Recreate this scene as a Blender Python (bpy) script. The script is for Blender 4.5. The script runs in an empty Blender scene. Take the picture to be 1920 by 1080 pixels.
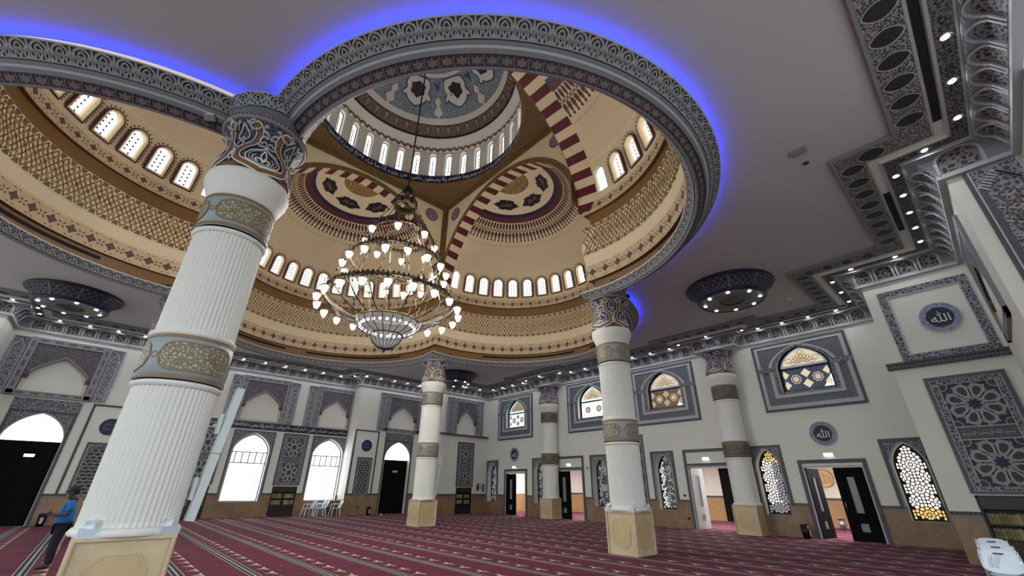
import bpy, bmesh, math, random
from math import sin, cos, pi, radians, sqrt, atan2, hypot, tan, asin, acos
from mathutils import Vector, Matrix
from mathutils.geometry import tessellate_polygon
random.seed(7)
SC = bpy.context.scene
COL = SC.collection
V = Vector

# ------------------------------------------------------------------ materials
def lin(c):
    c = c / 255.0
    return c / 12.92 if c <= .04045 else ((c + .055) / 1.055) ** 2.4
def rgb(h):
    return (lin(int(h[0:2], 16)), lin(int(h[2:4], 16)), lin(int(h[4:6], 16)), 1)
MATS = {}
class NT:
    def __init__(s, name):
        s.m = bpy.data.materials.new(name); s.m.use_nodes = True
        s.t = s.m.node_tree; s.b = s.t.nodes['Principled BSDF']
        MATS[name] = s.m
    def n(s, typ, **k):
        nd = s.t.nodes.new(typ)
        for a, v in k.items():
            if a.startswith('i_'):
                key = a[2:].replace('_', ' ')
                nd.inputs[key].default_value = v
            else: setattr(nd, a, v)
        return nd
    def l(s, a, b): s.t.links.new(a, b)
    def math(s, op, a, b=None):
        nd = s.t.nodes.new('ShaderNodeMath'); nd.operation = op
        for i, x in enumerate((a, b)):
            if x is None: continue
            if isinstance(x, (int, float)): nd.inputs[i].default_value = x
            else: s.l(x, nd.inputs[i])
        return nd.outputs[0]
    def mix(s, fac, a, b):
        nd = s.t.nodes.new('ShaderNodeMix'); nd.data_type = 'RGBA'
        for i, x in ((0, fac), (6, a), (7, b)):
            if isinstance(x, (int, float, tuple)): nd.inputs[i].default_value = x
            else: s.l(x, nd.inputs[i])
        return nd.outputs[2]
    def ramp(s, x, stops):
        nd = s.t.nodes.new('ShaderNodeValToRGB'); s.l(x, nd.inputs[0])
        e = nd.color_ramp.elements
        while len(e) < len(stops): e.new(.5)
        for el, (p, c) in zip(e, stops): el.position = p; el.color = c
        return nd.outputs[0]
def base(nt, col, rough, metal=0):
    if isinstance(col, tuple): nt.b.inputs['Base Color'].default_value = col
    else: nt.l(col, nt.b.inputs['Base Color'])
    nt.b.inputs['Roughness'].default_value = rough
    nt.b.inputs['Metallic'].default_value = metal
def M(name, h, rough=.6, metal=0, var=.12, scale=3.0, bump=0):
    nt = NT(name); c = rgb(h)
    tc = nt.n('ShaderNodeTexCoord')
    no = nt.n('ShaderNodeTexNoise', i_Scale=scale, i_Detail=4.0); nt.l(tc.outputs['Object'], no.inputs['Vector'])
    d = tuple(x * (1 - var) for x in c[:3]) + (1,)
    base(nt, nt.mix(no.outputs['Fac'], d, c), rough, metal)
    if bump:
        bp = nt.n('ShaderNodeBump', i_Strength=bump, i_Distance=.01); nt.l(no.outputs['Fac'], bp.inputs['Height']); nt.l(bp.outputs[0], nt.b.inputs['Normal'])
    return nt
def EM(name, h, strength):
    nt = NT(name); base(nt, (0.02, .02, .02, 1), .5)
    nt.b.inputs['Emission Color'].default_value = rgb(h); nt.b.inputs['Emission Strength'].default_value = strength
    return nt
def NET(name, dark, light, scale, th, rough=.6, metal=0, mode='edge'):
    """carved scroll ground: light lines between dark cells"""
    nt = NT(name); tc = nt.n('ShaderNodeTexCoord')
    nz = nt.n('ShaderNodeTexNoise', i_Scale=scale * .8, i_Detail=1.0); nt.l(tc.outputs['Object'], nz.inputs['Vector'])
    mp = nt.n('ShaderNodeVectorMath', operation='MULTIPLY_ADD'); nt.l(nz.outputs['Color'], mp.inputs[0])
    mp.inputs[1].default_value = (.6 / scale,) * 3; nt.l(tc.outputs['Object'], mp.inputs[2])
    vo = nt.n('ShaderNodeTexVoronoi', feature='DISTANCE_TO_EDGE', i_Scale=scale); nt.l(mp.outputs[0], vo.inputs['Vector'])
    f = nt.ramp(vo.outputs['Distance'], [(0, (1, 1, 1, 1)), (th, (1, 1, 1, 1)), (th * 1.5, (0, 0, 0, 1))])
    base(nt, nt.mix(f, rgb(dark), rgb(light)), rough, metal)
    return nt
def DOTS(name, a, b, scale, th, rough=.6):
    nt = NT(name); tc = nt.n('ShaderNodeTexCoord')
    vo = nt.n('ShaderNodeTexVoronoi', i_Scale=scale, i_Randomness=.15); nt.l(tc.outputs['Object'], vo.inputs['Vector'])
    f = nt.ramp(vo.outputs['Distance'], [(0, (1, 1, 1, 1)), (th, (1, 1, 1, 1)), (th * 1.25, (0, 0, 0, 1))])
    base(nt, nt.mix(f, rgb(a), rgb(b)), rough)
    return nt
def MARBLE(name, a, b, scale=1.2, rough=.25):
    nt = NT(name); tc = nt.n('ShaderNodeTexCoord')
    no = nt.n('ShaderNodeTexNoise', i_Scale=scale, i_Detail=8.0, i_Roughness=.65, i_Distortion=.8); nt.l(tc.outputs['Object'], no.inputs['Vector'])
    n2 = nt.n('ShaderNodeTexNoise', i_Scale=scale * 9, i_Detail=3.0); nt.l(tc.outputs['Object'], n2.inputs['Vector'])
    f = nt.math('ADD', nt.math('MULTIPLY', no.outputs['Fac'], .75), nt.math('MULTIPLY', n2.outputs['Fac'], .25))
    base(nt, nt.ramp(f, [(.3, rgb(a)), (.7, rgb(b))]), rough)
    return nt

M('plaster', 'd9dacf', .7, var=.05, scale=1.5); M('ceiling', 'bdbdbd', .85, var=.05, scale=1)
M('column_white', 'dfe0da', .55, var=.05)
M('cream', 'cdbb9c', .7, var=.06, scale=2); M('cream_light', 'd8c8a8', .7, var=.05)
M('frieze_cream', 'cbb593', .7, var=.25, scale=9)
M('drum_white', 'd6d2cc', .7, var=.04)
M('brown_band', '7d5a2e', .55, var=.12, scale=1.5); M('brown_line', '6a4a2a', .6); M('brown_dark', '4e3320', .6)
M('mauve', '5c434b', .6, var=.3, scale=14)
M('voussoir_red', '5a0f1e', .6, var=.15); M('fringe_red', '4a1a1e', .6, var=.25, scale=12)
M('navy', '141a4a', .5, var=.3, scale=6); M('navy_dark', '10122c', .5, var=.3, scale=8); M('black_line', '0c0c14', .5)
M('script_white', 'e4e4e0', .6); M('script_pale', '8f95a0', .6)
M('ring_grey', '6b7076', .55, var=.1, scale=6); M('grey_trim', '83878b', .55, var=.1, scale=6); M('grey_light', 'a9adb0', .55, var=.08); M('grey_dark', '4c5056', .6, var=.25, scale=20)
M('maroon_ground', '432c30', .6, var=.3, scale=10)
M('rope_grey', '6a6667', .6, var=.3, scale=16)
NET('scroll_grey', '40434a', '878b90', 11, .09); NET('scroll_dark', '2c272b', '6e6a6c', 13, .1)
NET('cove_floral', '352a2d', '7d7a7b', 9, .1); NET('niche_carved', '3a353a', '6f6a6e', 16, .08)
NET('border_net', '2b282c', '9b9797', 19, .085)
NET('gold_net', '463318', '80653a', 12, .1); NET('tan_net', '6d5433', 'a98a5c', 10, .12)
NET('band_script', 'a3adb0', '7a6e4b', 19, .16, .5); NET('band_script_dark', '6f6a5d', '544b3c', 13, .14, .5)
NET('dome_blue', '46566a', '98a2a8', 13, .11); M('dome_ink', '33507c', .6); NET('dome_rose', '8e7260', '5b4a44', 14, .1)
NET('medal_ring', '5a6078', '8f95a8', 14, .12)
DOTS('dot_brown', '6b5334', '3f3020', 9, .25); DOTS('border_dots', '50555b', '25282c', 11, .33); DOTS('fine_grid', '5c6062', '43474a', 16, .35)
DOTS('mosaic_grey', '63676b', '4a4e52', 14, .42)
DOTS('red_speckle', '4c1f22', '6b3b2e', 10, .25)
MARBLE('wainscot', '755f48', '9a8060', .9); MARBLE('pedestal_stone', 'b9a583', 'd3c3a2', 1.6, .3); MARBLE('pedestal_inlay', 'b79f70', 'ccb58a', 2.2, .3)
M('door_black', '060607', .8, var=.2).b.inputs['Specular IOR Level'].default_value = .15; M('wood_black', '100d0b', .5, var=.3, scale=8); M('wood_dark', '231b17', .4, var=.3, scale=8); M('wood_rail', '3c3833', .5)
M('metal_dark', '241c16', .35, .6); M('brass', '6a5737', .4, .6, .2); M('chrome', 'b9bcc0', .2, .9, .05)
M('plastic_white', 'dfe6ee', .4, var=.03); M('folding_white', 'd3dde8', .4, var=.03); M('tissue_box', 'c5d2e2', .5); M('tissue', 'e6ebf2', .8)
M('speaker_white', 'd5dde0', .45, var=.03); M('box_grey', '8b8d90', .5); M('slot_black', '050505', .8, var=0); M('lens_purple', '2a222c', .55, var=.5, scale=7)
M('lamp_navy', '161842', .4); M('lamp_grey', '6b6d78', .55, var=.1); M('lamp_dark', '32323c', .6); M('lamp_under', '70726f', .5); M('bronze', '3b2c16', .35, .5)
M('skin', '4a2f22', .55, var=.15, scale=20); M('shirt_blue', '0f67ae', .8, var=.12, scale=12); M('trousers', '11131c', .85); M('cap_black', '16161a', .8); M('shoe', '0e0e10', .6); M('phone', '101014', .3); M('collar_dark', '1b2230', .8)
M('red_ext', '5a1416', .4); M('steel', '9a9a98', .3, .7); M('wood_light', 'b28a5e', .4, var=.3, scale=5); M('corridor_wall', 'e8e2d6', .7); M('gold_paint', 'b8873a', .5)
M('window_frame', '6d7780', .5); M('leaf_glass', '8d9191', .15); M('door_white', 'b9bab9', .4); M('mullion', '08080a', .6)
for i, h in enumerate(('6f6a4a', '8a8260', '5b5a3a', '7a6a48', '9a927a')): M('book%d' % i, h, .6)
EM('sky_pane', 'f4f6ff', 3.2); EM('window_day', 'f6faff', 4.0); EM('dome_day', 'fffcf6', 2.0); EM('pane_ink', '2c3f8c', .25); EM('pane_blue', '5a76b8', .9); EM('pane_tint', '9fd0da', 2.2); EM('pane_grey', '8b93a8', .8)
EM('pane_warm', 'f3e2c0', .75); EM('pane_bright', 'eef3ff', 1.2); EM('pane_navy', '46536e', .42); EM('pane_brown', '9c7440', .32); EM('pane_beige', 'c9bda6', .62)
EM('lattice_white', 'fff6ee', 1.1); EM('lattice_yellow', 'ffd27a', .95); EM('lattice_dim', 'c9c9cf', .55); EM('lattice_grey', '8e8e94', .25)
EM('bulb', 'f4f7ff', 34.0); EM('globe', 'fffaf0', 1.7); EM('bowl_glow', 'dfe4ea', .3).b.inputs['Alpha'].default_value = .55; M('bronze_ring', '4d4433', .55, .3); EM('downlight_glow', 'f6f8ff', 160.0); EM('led_blue', '1430ff', 45.0); EM('exit_glow', 'dff5e6', 3.0); EM('corridor_fill_glow', 'ffffff', 170.0)

def carpet():
    nt = NT('carpet'); tc = nt.n('ShaderNodeTexCoord')
    sp = nt.n('ShaderNodeSeparateXYZ'); nt.l(tc.outputs['Object'], sp.inputs[0])
    x = nt.math('ADD', sp.outputs[0], .85 + 120)
    m = nt.math('MULTIPLY', nt.math('FRACT', nt.math('DIVIDE', x, 1.2)), 1.2)   # stripe centre at m=0
    a = nt.math('ABSOLUTE', nt.math('SUBTRACT', nt.math('MULTIPLY', nt.math('FRACT', nt.math('DIVIDE', nt.math('ADD', x, .6), 1.2)), 1.2), .6))
    no = nt.n('ShaderNodeTexNoise', i_Scale=2.2, i_Detail=5.0); nt.l(tc.outputs['Object'], no.inputs['Vector'])
    n2 = nt.n('ShaderNodeTexNoise', i_Scale=160.0, i_Detail=2.0); nt.l(tc.outputs['Object'], n2.inputs['Vector'])
    f = nt.math('ADD', nt.math('MULTIPLY', no.outputs['Fac'], .6), nt.math('MULTIPLY', n2.outputs['Fac'], .4))
    red = nt.ramp(f, [(.3, rgb('541d2e')), (.7, rgb('6e2e42'))])
    inb = nt.math('LESS_THAN', a, .105)
    w1 = nt.math('GREATER_THAN', a, .082); w2 = nt.math('LESS_THAN', a, .022)
    w = nt.math('MAXIMUM', w1, w2)
    st = nt.mix(w, rgb('27313c'), rgb('a3a39c'))
    base(nt, nt.mix(inb, red, st), .95)
    nt.b.inputs['Specular IOR Level'].default_value = .1; nt.b.inputs['Sheen Weight'].default_value = .03; nt.b.inputs['Sheen Roughness'].default_value = .35; nt.b.inputs['Sheen Tint'].default_value = (1, .9, .95, 1)
carpet()
M('carpet_arrow', 'c2b3a2', .95, var=.1, scale=30)

# ------------------------------------------------------------------ mesh builder
class MB:
    def __init__(s): s.v = []; s.f = []; s.fm = []; s.fs = []; s.mats = []
    def mi(s, m):
        if m not in s.mats: s.mats.append(m)
        return s.mats.index(m)
    def add(s, vs, fs, m, smooth=False):
        o = len(s.v); s.v.extend([tuple(p) for p in vs]); k = s.mi(m)
        for f in fs: s.f.append([i + o for i in f]); s.fm.append(k); s.fs.append(smooth)
    def poly(s, pts, m): s.add(pts, [list(range(len(pts)))], m)
    def grid(s, fn, nu, nv, m, smooth=True, u0=0, u1=1, v0=0, v1=1, cu=False):
        vs = []; n = nu if cu else nu + 1
        for j in range(nv + 1):
            for i in range(n): vs.append(fn(u0 + (u1 - u0) * i / nu, v0 + (v1 - v0) * j / nv))
        fs = []
        for j in range(nv):
            for i in range(nu):
                a = j * n + i; b = j * n + (i + 1) % n
                fs.append([a, b, b + n, a + n])
        s.add(vs, fs, m, smooth)
    def lathe(s, prof, n, m, c=(0, 0, 0), smooth=True, a0=0, a1=2 * pi):
        full = abs(a1 - a0 - 2 * pi) < 1e-6
        for (r0, z0), (r1, z1) in zip(prof[:-1], prof[1:]):
            s.grid(lambda u, v: (c[0] + (r0 + (r1 - r0) * v) * cos(a0 + (a1 - a0) * u), c[1] + (r0 + (r1 - r0) * v) * sin(a0 + (a1 - a0) * u), c[2] + z0 + (z1 - z0) * v), n, 1, m, smooth, cu=full)
    def lathes(s, prof, n, m, c=(0, 0, 0)):
        k = len(prof); vs = []; fs = []
        for r, z in prof:
            for i in range(n): vs.append((c[0] + r * cos(2 * pi * i / n), c[1] + r * sin(2 * pi * i / n), c[2] + z))
        for j in range(k - 1):
            for i in range(n):
                a = j * n + i; b = j * n + (i + 1) % n; fs.append([a, b, b + n, a + n])
        s.add(vs, fs, m, True)
    def disc(s, c, r, n, m, axis=2):
        s.poly([(c[0] + r * cos(2 * pi * i / n), c[1] + r * sin(2 * pi * i / n), c[2]) for i in range(n)], m)
    def box(s, c, d, m, rot=0):
        x, y, z = d[0] / 2, d[1] / 2, d[2] / 2; ca, sa = cos(rot), sin(rot)
        vs = [(c[0] + a * x * ca - b * y * sa, c[1] + a * x * sa + b * y * ca, c[2] + e * z) for e in (-1, 1) for a, b in ((-1, -1), (1, -1), (1, 1), (-1, 1))]
        s.add(vs, [[3, 2, 1, 0], [4, 5, 6, 7], [0, 1, 5, 4], [1, 2, 6, 5], [2, 3, 7, 6], [3, 0, 4, 7]], m)
    def tube(s, pts, r, n, m, caps=True):
        pts = [V(p) for p in pts]; k = len(pts); vs = []; fs = []
        rr = r if isinstance(r, (list, tuple)) else [r] * k
        ref = None
        for i, p in enumerate(pts):
            t = (pts[min(i + 1, k - 1)] - pts[max(i - 1, 0)]).normalized()
            if ref is None:
                ref = t.cross(V((0, 0, 1)) if abs(t.z) < .9 else V((1, 0, 0))).normalized()
            ref = (ref - t * ref.dot(t)).normalized(); b = t.cross(ref)
            for j in range(n):
                a = 2 * pi * j / n; vs.append(p + (ref * cos(a) + b * sin(a)) * rr[i])
        for i in range(k - 1):
            for j in range(n):
                a = i * n + j; c = i * n + (j + 1) % n; fs.append([a, c, c + n, a + n])
        s.add(vs, fs, m, n > 4)
        if caps:
            s.poly([vs[j] for j in range(n)][::-1], m); s.poly([vs[(k - 1) * n + j] for j in range(n)], m)
    # ---- shapes laid on a surface S(u, v, d) with u, v in metres
    def stroke(s, S, pts, w, m, d=.006, closed=False):
        k = len(pts); L = []
        for i in range(k):
            if closed: a = pts[i - 1]; b = pts[(i + 1) % k]
            else: a = pts[max(i - 1, 0)]; b = pts[min(i + 1, k - 1)]
            tx, ty = b[0] - a[0], b[1] - a[1]; q = hypot(tx, ty) or 1
            nx, ny = -ty / q * w / 2, tx / q * w / 2
            L.append(((pts[i][0] + nx, pts[i][1] + ny), (pts[i][0] - nx, pts[i][1] - ny)))
        vs = [S(p[0], p[1], d) for pr in L for p in pr]
        n = k if closed else k - 1
        s.add(vs, [[2 * i, 2 * i + 1, 2 * ((i + 1) % k) + 1, 2 * ((i + 1) % k)] for i in range(n)], m)
    def fill(s, S, pts, m, d=.004, holes=()):
        loops = [[V((p[0], p[1], 0)) for p in L] for L in (pts, *holes)]
        tri = tessellate_polygon(loops); flat = [p for L in (pts, *holes) for p in L]
        s.add([S(p[0], p[1], d) for p in flat], [list(t) for t in tri], m)
    def prism(s, S, pts, d0, d1, m, holes=(), back=False, side=None):
        s.fill(S, pts, m, d1, holes)
        if back: s.fill(S, pts, m, d0, holes)
        for L in (pts, *holes):
            k = len(L); vs = [S(p[0], p[1], d) for p in L for d in (d0, d1)]
            s.add(vs, [[2 * i, 2 * ((i + 1) % k), 2 * ((i + 1) % k) + 1, 2 * i + 1] for i in range(k)], side or m)
    def build(s, name, parent=None, recalc=False):
        me = bpy.data.meshes.new(name); me.from_pydata(s.v, [], s.f)
        for m in s.mats: me.materials.append(MATS[m])
        me.polygons.foreach_set('material_index', s.fm); me.polygons.foreach_set('use_smooth', s.fs)
        if recalc:
            bm = bmesh.new(); bm.from_mesh(me); bmesh.ops.remove_doubles(bm, verts=bm.verts, dist=1e-5); bmesh.ops.recalc_face_normals(bm, faces=bm.faces); bm.to_mesh(me); bm.free()
        me.update()
        o = bpy.data.objects.new(name, me); COL.objects.link(o)
        if parent: o.parent = parent
        return o
def tag(o, label=None, cat=None, group=None, kind=None):
    if label: o['label'] = label
    if cat: o['category'] = cat
    if group: o['group'] = group
    if kind: o['kind'] = kind
    return o
def empty(name, loc=(0, 0, 0), rz=0):
    o = bpy.data.objects.new(name, None); COL.objects.link(o); o.location = loc; o.rotation_euler = (0, 0, rz); o.empty_display_size = .1
    return o
def dup(root, loc=None, rot=None, scale=None):
    r = root.copy(); COL.objects.link(r)
    if loc is not None: r.location = loc
    if rot is not None: r.rotation_euler = rot
    if scale is not None: r.scale = scale
    for ch in list(root.children):
        c = ch.copy(); COL.objects.link(c); c.parent = r
        for g in list(ch.children):
            d = g.copy(); COL.objects.link(d); d.parent = c
    return r
# ------------------------------------------------------------------ 2d helpers
def spline(P, n=5, closed=False):
    out = []; k = len(P)
    for i in range(k if closed else k - 1):
        p = [P[(i + j) % k] if closed else P[min(max(i + j, 0), k - 1)] for j in (-1, 0, 1, 2)]
        for t in range(n):
            t /= n
            out.append(tuple(.5 * (2 * p[1][a] + (p[2][a] - p[0][a]) * t + (2 * p[0][a] - 5 * p[1][a] + 4 * p[2][a] - p[3][a]) * t * t + (3 * p[1][a] - p[0][a] - 3 * p[2][a] + p[3][a]) * t ** 3) for a in (0, 1)))
    if not closed: out.append(tuple(P[-1]))
    return out
def rect(a0, z0, a1, z1): return [(a0, z0), (a1, z0), (a1, z1), (a0, z1)]
def arch(a, hw, z0, spring, apex, n=10, sharp=.22):
    """pointed arch outline from bottom right, over the top, to bottom left"""
    h = apex - spring; top = []
    for i in range(2 * n + 1):
        x = hw * cos(pi * i / (2 * n)); q = abs(x / hw)
        top.append((a + x, spring + h * ((1 - sharp) * sqrt(max(0, 1 - q ** 2)) + sharp * (1 - q))))
    return [(a + hw, z0)] + top + [(a - hw, z0)]
def circ(a, z, r, n=24, rz=None): return [(a + r * cos(2 * pi * i / n), z + (rz or r) * sin(2 * pi * i / n)) for i in range(n)]
def xf(pts, ox, oy, sx=1, sy=1, rot=0):
    c, s_ = cos(rot), sin(rot)
    return [(ox + (x * sx) * c - (y * sy) * s_, oy + (x * sx) * s_ + (y * sy) * c) for x, y in pts]
class Frame:
    """a wall plane: a runs to the right seen from inside the room, z up, d out of the wall"""
    def __init__(s, o, ur, n): s.o = V(o); s.ur = V(ur); s.n = V(n)
    def __call__(s, a, z, d=0): return s.o + s.ur * a + V((0, 0, z)) + s.n * d
W_R = Frame((15.35, 0, 0), (0, -1, 0), (-1, 0, 0))
W_P = Frame((11.4, 0, 0), (0, -1, 0), (-1, 0, 0))
W_M = Frame((5.85, 0, 0), (0, -1, 0), (-1, 0, 0))
W_B = Frame((0, 16.1, 0), (1, 0, 0), (0, -1, 0))
W_D = Frame((0, 14.85, 0), (1, 0, 0), (0, -1, 0))
W_C = Frame((0, 12.74, 0), (1, 0, 0), (0, -1, 0))
W_S = Frame((0, -14.95, 0), (-1, 0, 0), (0, 1, 0))
# ------------------------------------------------------------------ arabic lettering
FORMS = {'ا': 'FE8D FE8E', 'أ': 'FE83 FE84', 'إ': 'FE87 FE88', 'آ': 'FE81 FE82', 'ب': 'FE8F FE90 FE91 FE92', 'ت': 'FE95 FE96 FE97 FE98', 'ة': 'FE93 FE94', 'ث': 'FE99 FE9A FE9B FE9C', 'ج': 'FE9D FE9E FE9F FEA0', 'ح': 'FEA1 FEA2 FEA3 FEA4', 'خ': 'FEA5 FEA6 FEA7 FEA8', 'د': 'FEA9 FEAA', 'ذ': 'FEAB FEAC', 'ر': 'FEAD FEAE', 'ز': 'FEAF FEB0', 'س': 'FEB1 FEB2 FEB3 FEB4', 'ش': 'FEB5 FEB6 FEB7 FEB8', 'ص': 'FEB9 FEBA FEBB FEBC', 'ض': 'FEBD FEBE FEBF FEC0', 'ط': 'FEC1 FEC2 FEC3 FEC4', 'ظ': 'FEC5 FEC6 FEC7 FEC8', 'ع': 'FEC9 FECA FECB FECC', 'غ': 'FECD FECE FECF FED0', 'ف': 'FED1 FED2 FED3 FED4', 'ق': 'FED5 FED6 FED7 FED8', 'ك': 'FED9 FEDA FEDB FEDC', 'ل': 'FEDD FEDE FEDF FEE0', 'م': 'FEE1 FEE2 FEE3 FEE4', 'ن': 'FEE5 FEE6 FEE7 FEE8', 'ه': 'FEE9 FEEA FEEB FEEC', 'و': 'FEED FEEE', 'ي': 'FEF1 FEF2 FEF3 FEF4', 'ى': 'FEEF FEF0', 'ء': 'FE80', 'ئ': 'FE89 FE8A FE8B FE8C', 'ؤ': 'FE85 FE86'}
FORMS = {k: [chr(int(x, 16)) for x in v.split()] for k, v in FORMS.items()}
def shape(t):
    if t == 'الله': return '\uFDF2'
    out = []
    for w in t.split(' '):
        if w == 'الله': out.append('\uFDF2'); continue
        g = []
        for i, c in enumerate(w):
            f = FORMS.get(c)
            if not f: g.append(c); continue
            pj = i > 0 and len(FORMS.get(w[i - 1], [0])) == 4
            nj = len(f) == 4 and i + 1 < len(w) and len(FORMS.get(w[i + 1], [0])) > 1
            k = (3 if nj else 1) if pj and len(f) > 1 else (2 if nj else 0)
            g.append(f[k])
        out.append(''.join(g[::-1]))
    return ' '.join(out[::-1])
_TX = {}
def text2d(t):
    if t in _TX: return _TX[t]
    c = bpy.data.curves.new('lettering', 'FONT'); c.body = shape(t); c.resolution_u = 2; c.size = 1
    o = bpy.data.objects.new('lettering', c); COL.objects.link(o)
    dg = bpy.context.evaluated_depsgraph_get(); me = bpy.data.meshes.new_from_object(o.evaluated_get(dg))
    vs = [(v.co.x, v.co.y) for v in me.vertices]; fs = [list(p.vertices) for p in me.polygons]
    bpy.data.objects.remove(o); bpy.data.curves.remove(c); bpy.data.meshes.remove(me)
    x0, x1 = min(v[0] for v in vs), max(v[0] for v in vs); y0, y1 = min(v[1] for v in vs), max(v[1] for v in vs)
    _TX[t] = ([(x - (x0 + x1) / 2, y - (y0 + y1) / 2) for x, y in vs], fs, x1 - x0, y1 - y0)
    return _TX[t]
def letters(mb, S, t, a, z, w, h, m, d=.01):
    vs, fs, tw, th = text2d(t); sx, sy = w / tw, h / th
    mb.add([S(a + x * sx, z + y * sy, d) for x, y in vs], fs, m)

M('eye_white', 'cfc8c0', .4); M('lip', '5a3028', .5); M('corridor_gold', 'e0c084', .5); M('flower_red', 'b8323c', .6); EM('phone_glow', '7f8a98', .08)
EM('globe_bright', 'f2f6ff', 7.0); M('slot_grip', '4a4d58', .6)
NET('capital_ground', '14152e', '555a68', 17, .07); M('frieze_grey', '94979a', .55, var=.1); M('frieze_ground', '1d1d23', .6, var=.3, scale=15)
# ================================================================== ROOM
D_L, R_IN = 6.05, 5.33          # lobe centre offset, inner radius
def tcusp(R): return (2 * D_L + sqrt(4 * D_L ** 2 - 8 * (D_L ** 2 - R * R))) / 4
def phimax(R): t = tcusp(R); return atan2(t, t - D_L)
def lobe(k, R, phi, z):
    a = k * pi / 2; x, y = D_L + R * cos(phi), R * sin(phi)
    return V((x * cos(a) - y * sin(a), x * sin(a) + y * cos(a), z))
ROOM = [(-6, -16.1), (5.85, -16.1), (5.85, -14.95), (11.4, -14.95), (11.4, -12.4), (15.35, -12.4), (15.35, 12.74), (11.1, 12.74), (11.1, 14.85), (5.6, 14.85), (5.6, 16.1), (-5.6, 16.1), (-5.6, 14.85), (-11.1, 14.85), (-11.1, 12.74), (-15.35, 12.74)]
# floor
fl = MB()
fl.poly([(-15.5, -16.3, 0), (15.6, -16.3, 0), (15.6, 16.3, 0), (-15.5, 16.3, 0)], 'carpet')
def inroom(x, y):
    if x > 15.1 or abs(y) > 15.9 or x < -14.5: return False
    if abs(x) > 5.6 and abs(y) > 14.6: return False
    if abs(x) > 11.0 and y > 12.5: return False
    if x > 11.2 and y < -12.2: return False
    return all(abs(x - a) > .75 or abs(y - b) > .75 for a in (-5.79, 5.79) for b in (-5.79, 5.79))
for i in range(-11, 14):
    x = -.85 + 1.2 * i
    for j in range(-25, 26):
        y = j * .66 + .1
        if not inroom(x + .3, y): continue
        P = [(-.24, 0), (-.09, .06), (-.02, .25), (0, .1), (-.035, 0), (0, -.1), (-.02, -.25), (-.09, -.06)]
        fl.poly([(x + .41 + px, y + py, .003) for px, py in P], 'carpet_arrow')
tag(fl.build('floor'), kind='structure')

# ceiling with the four-lobed opening
ce = MB()
hole = []
for k in range(4):
    R = 5.79; pm = phimax(R)
    for i in range(48): hole.append(lobe(k, R, -pm + 2 * pm * i / 48, 8.7)[:2])
outer = [(-15.5, -16.2), (15.45, -16.2), (15.45, 16.2), (-15.5, 16.2)]
ce.fill(lambda a, z, d: V((a, z, 8.7)), outer, 'ceiling', 0, (hole,))
tag(ce.build('ceiling'), kind='structure')

WH = 8.3
def wall(name, S, a0, a1, notches=(), holes=(), z1=WH, returns=True):
    """plaster above, marble wainscot to 1.11; notches are openings that reach below the wainscot's top"""
    mb = MB(); nt = sorted(notches, key=lambda L: L[-1][0])
    P = [(a0, 1.11)]
    for L in nt:
        l, r = L[-1][0], L[0][0]
        P += [(l, 1.11)] + [p for p in L[::-1] if p[1] > 1.11] + [(r, 1.11)]
    P += [(a1, 1.11), (a1, z1), (a0, z1)]
    mb.fill(S, P, 'plaster', 0, holes)
    x = a0
    for L in nt:
        l, r, zb = L[-1][0], L[0][0], L[0][1]
        mb.fill(S, rect(x, 0, l, 1.11), 'wainscot', 0)
        if zb > 0: mb.fill(S, rect(l, 0, r, zb), 'wainscot', 0)
        x = r
    mb.fill(S, rect(x, 0, a1, 1.11), 'wainscot', 0)
    # dark border line over the wainscot, between openings
    x = a0; db = MB()
    for l, r in [(L[-1][0], L[0][0]) for L in nt] + [(a1, a1)]:
        if l - x > .1:
            db.prism(S, rect(x, 1.1, l, 1.13), .002, .03, 'wainscot'); db.prism(S, rect(x, 1.13, l, 1.235), .002, .015, 'border_dots')
        x = r
    tag(db.build('baseboard_' + name), kind='structure')
    return mb
def fin(mb, name): return tag(mb.build(name), kind='structure')
def ret(mb, p, q):   # a plain return wall between two plan points
    for z0, z1, m in ((0, 1.11, 'wainscot'), (1.11, WH, 'plaster')):
        mb.add([(p[0], p[1], z0), (q[0], q[1], z0), (q[0], q[1], z1), (p[0], p[1], z1)], [[0, 1, 2, 3]], m)
# ---------------------------------------------------------------- right wall
UPW = [9.16, 2.42, -2.58, -9.56]
LOW = [('A', -12.0), ('B', -7.14), ('C', -2.24), ('D', 1.82), ('E', 6.82), ('F', 11.52)]
DOORS = [(-9.47, 2.57), (-4.55, 2.67), (4.16, 2.67), (9.15, 2.57)]
def low_op(a, g=0): return arch(a, .47 + g, .77 - g, 2.55, 3.32 + g)
def up_op(a, g=0): return arch(a, 1.03 + g, 5.66 - g, 6.72, 7.76 + g, sharp=.3)
def door_op(a, h, hw=.98): return [(a + hw, 0), (a + hw, h), (a - hw, h), (a - hw, 0)]
wr = wall('right', W_R, -12.74, 12.4, [low_op(a) for _, a in LOW] + [door_op(a, h) for a, h in DOORS], [up_op(a) for a in UPW])
fin(wr, 'wall_right')
WN = [0]; DN = [0]
def wname():
    WN[0] += 1; return 'window_%d' % WN[0]
def dname():
    DN[0] += 1; return 'door_%d' % DN[0]
def inside(L, p):
    c = False
    for (x0, y0), (x1, y1) in zip(L, L[1:] + L[:1]):
        if (y0 > p[1]) != (y1 > p[1]) and p[0] < (x1 - x0) * (p[1] - y0) / (y1 - y0) + x0: c = not c
    return c
def border(mb, S, outer, inner, m, d=.03, d0=0): mb.prism(S, outer, d0, d, m, (inner,))
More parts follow.
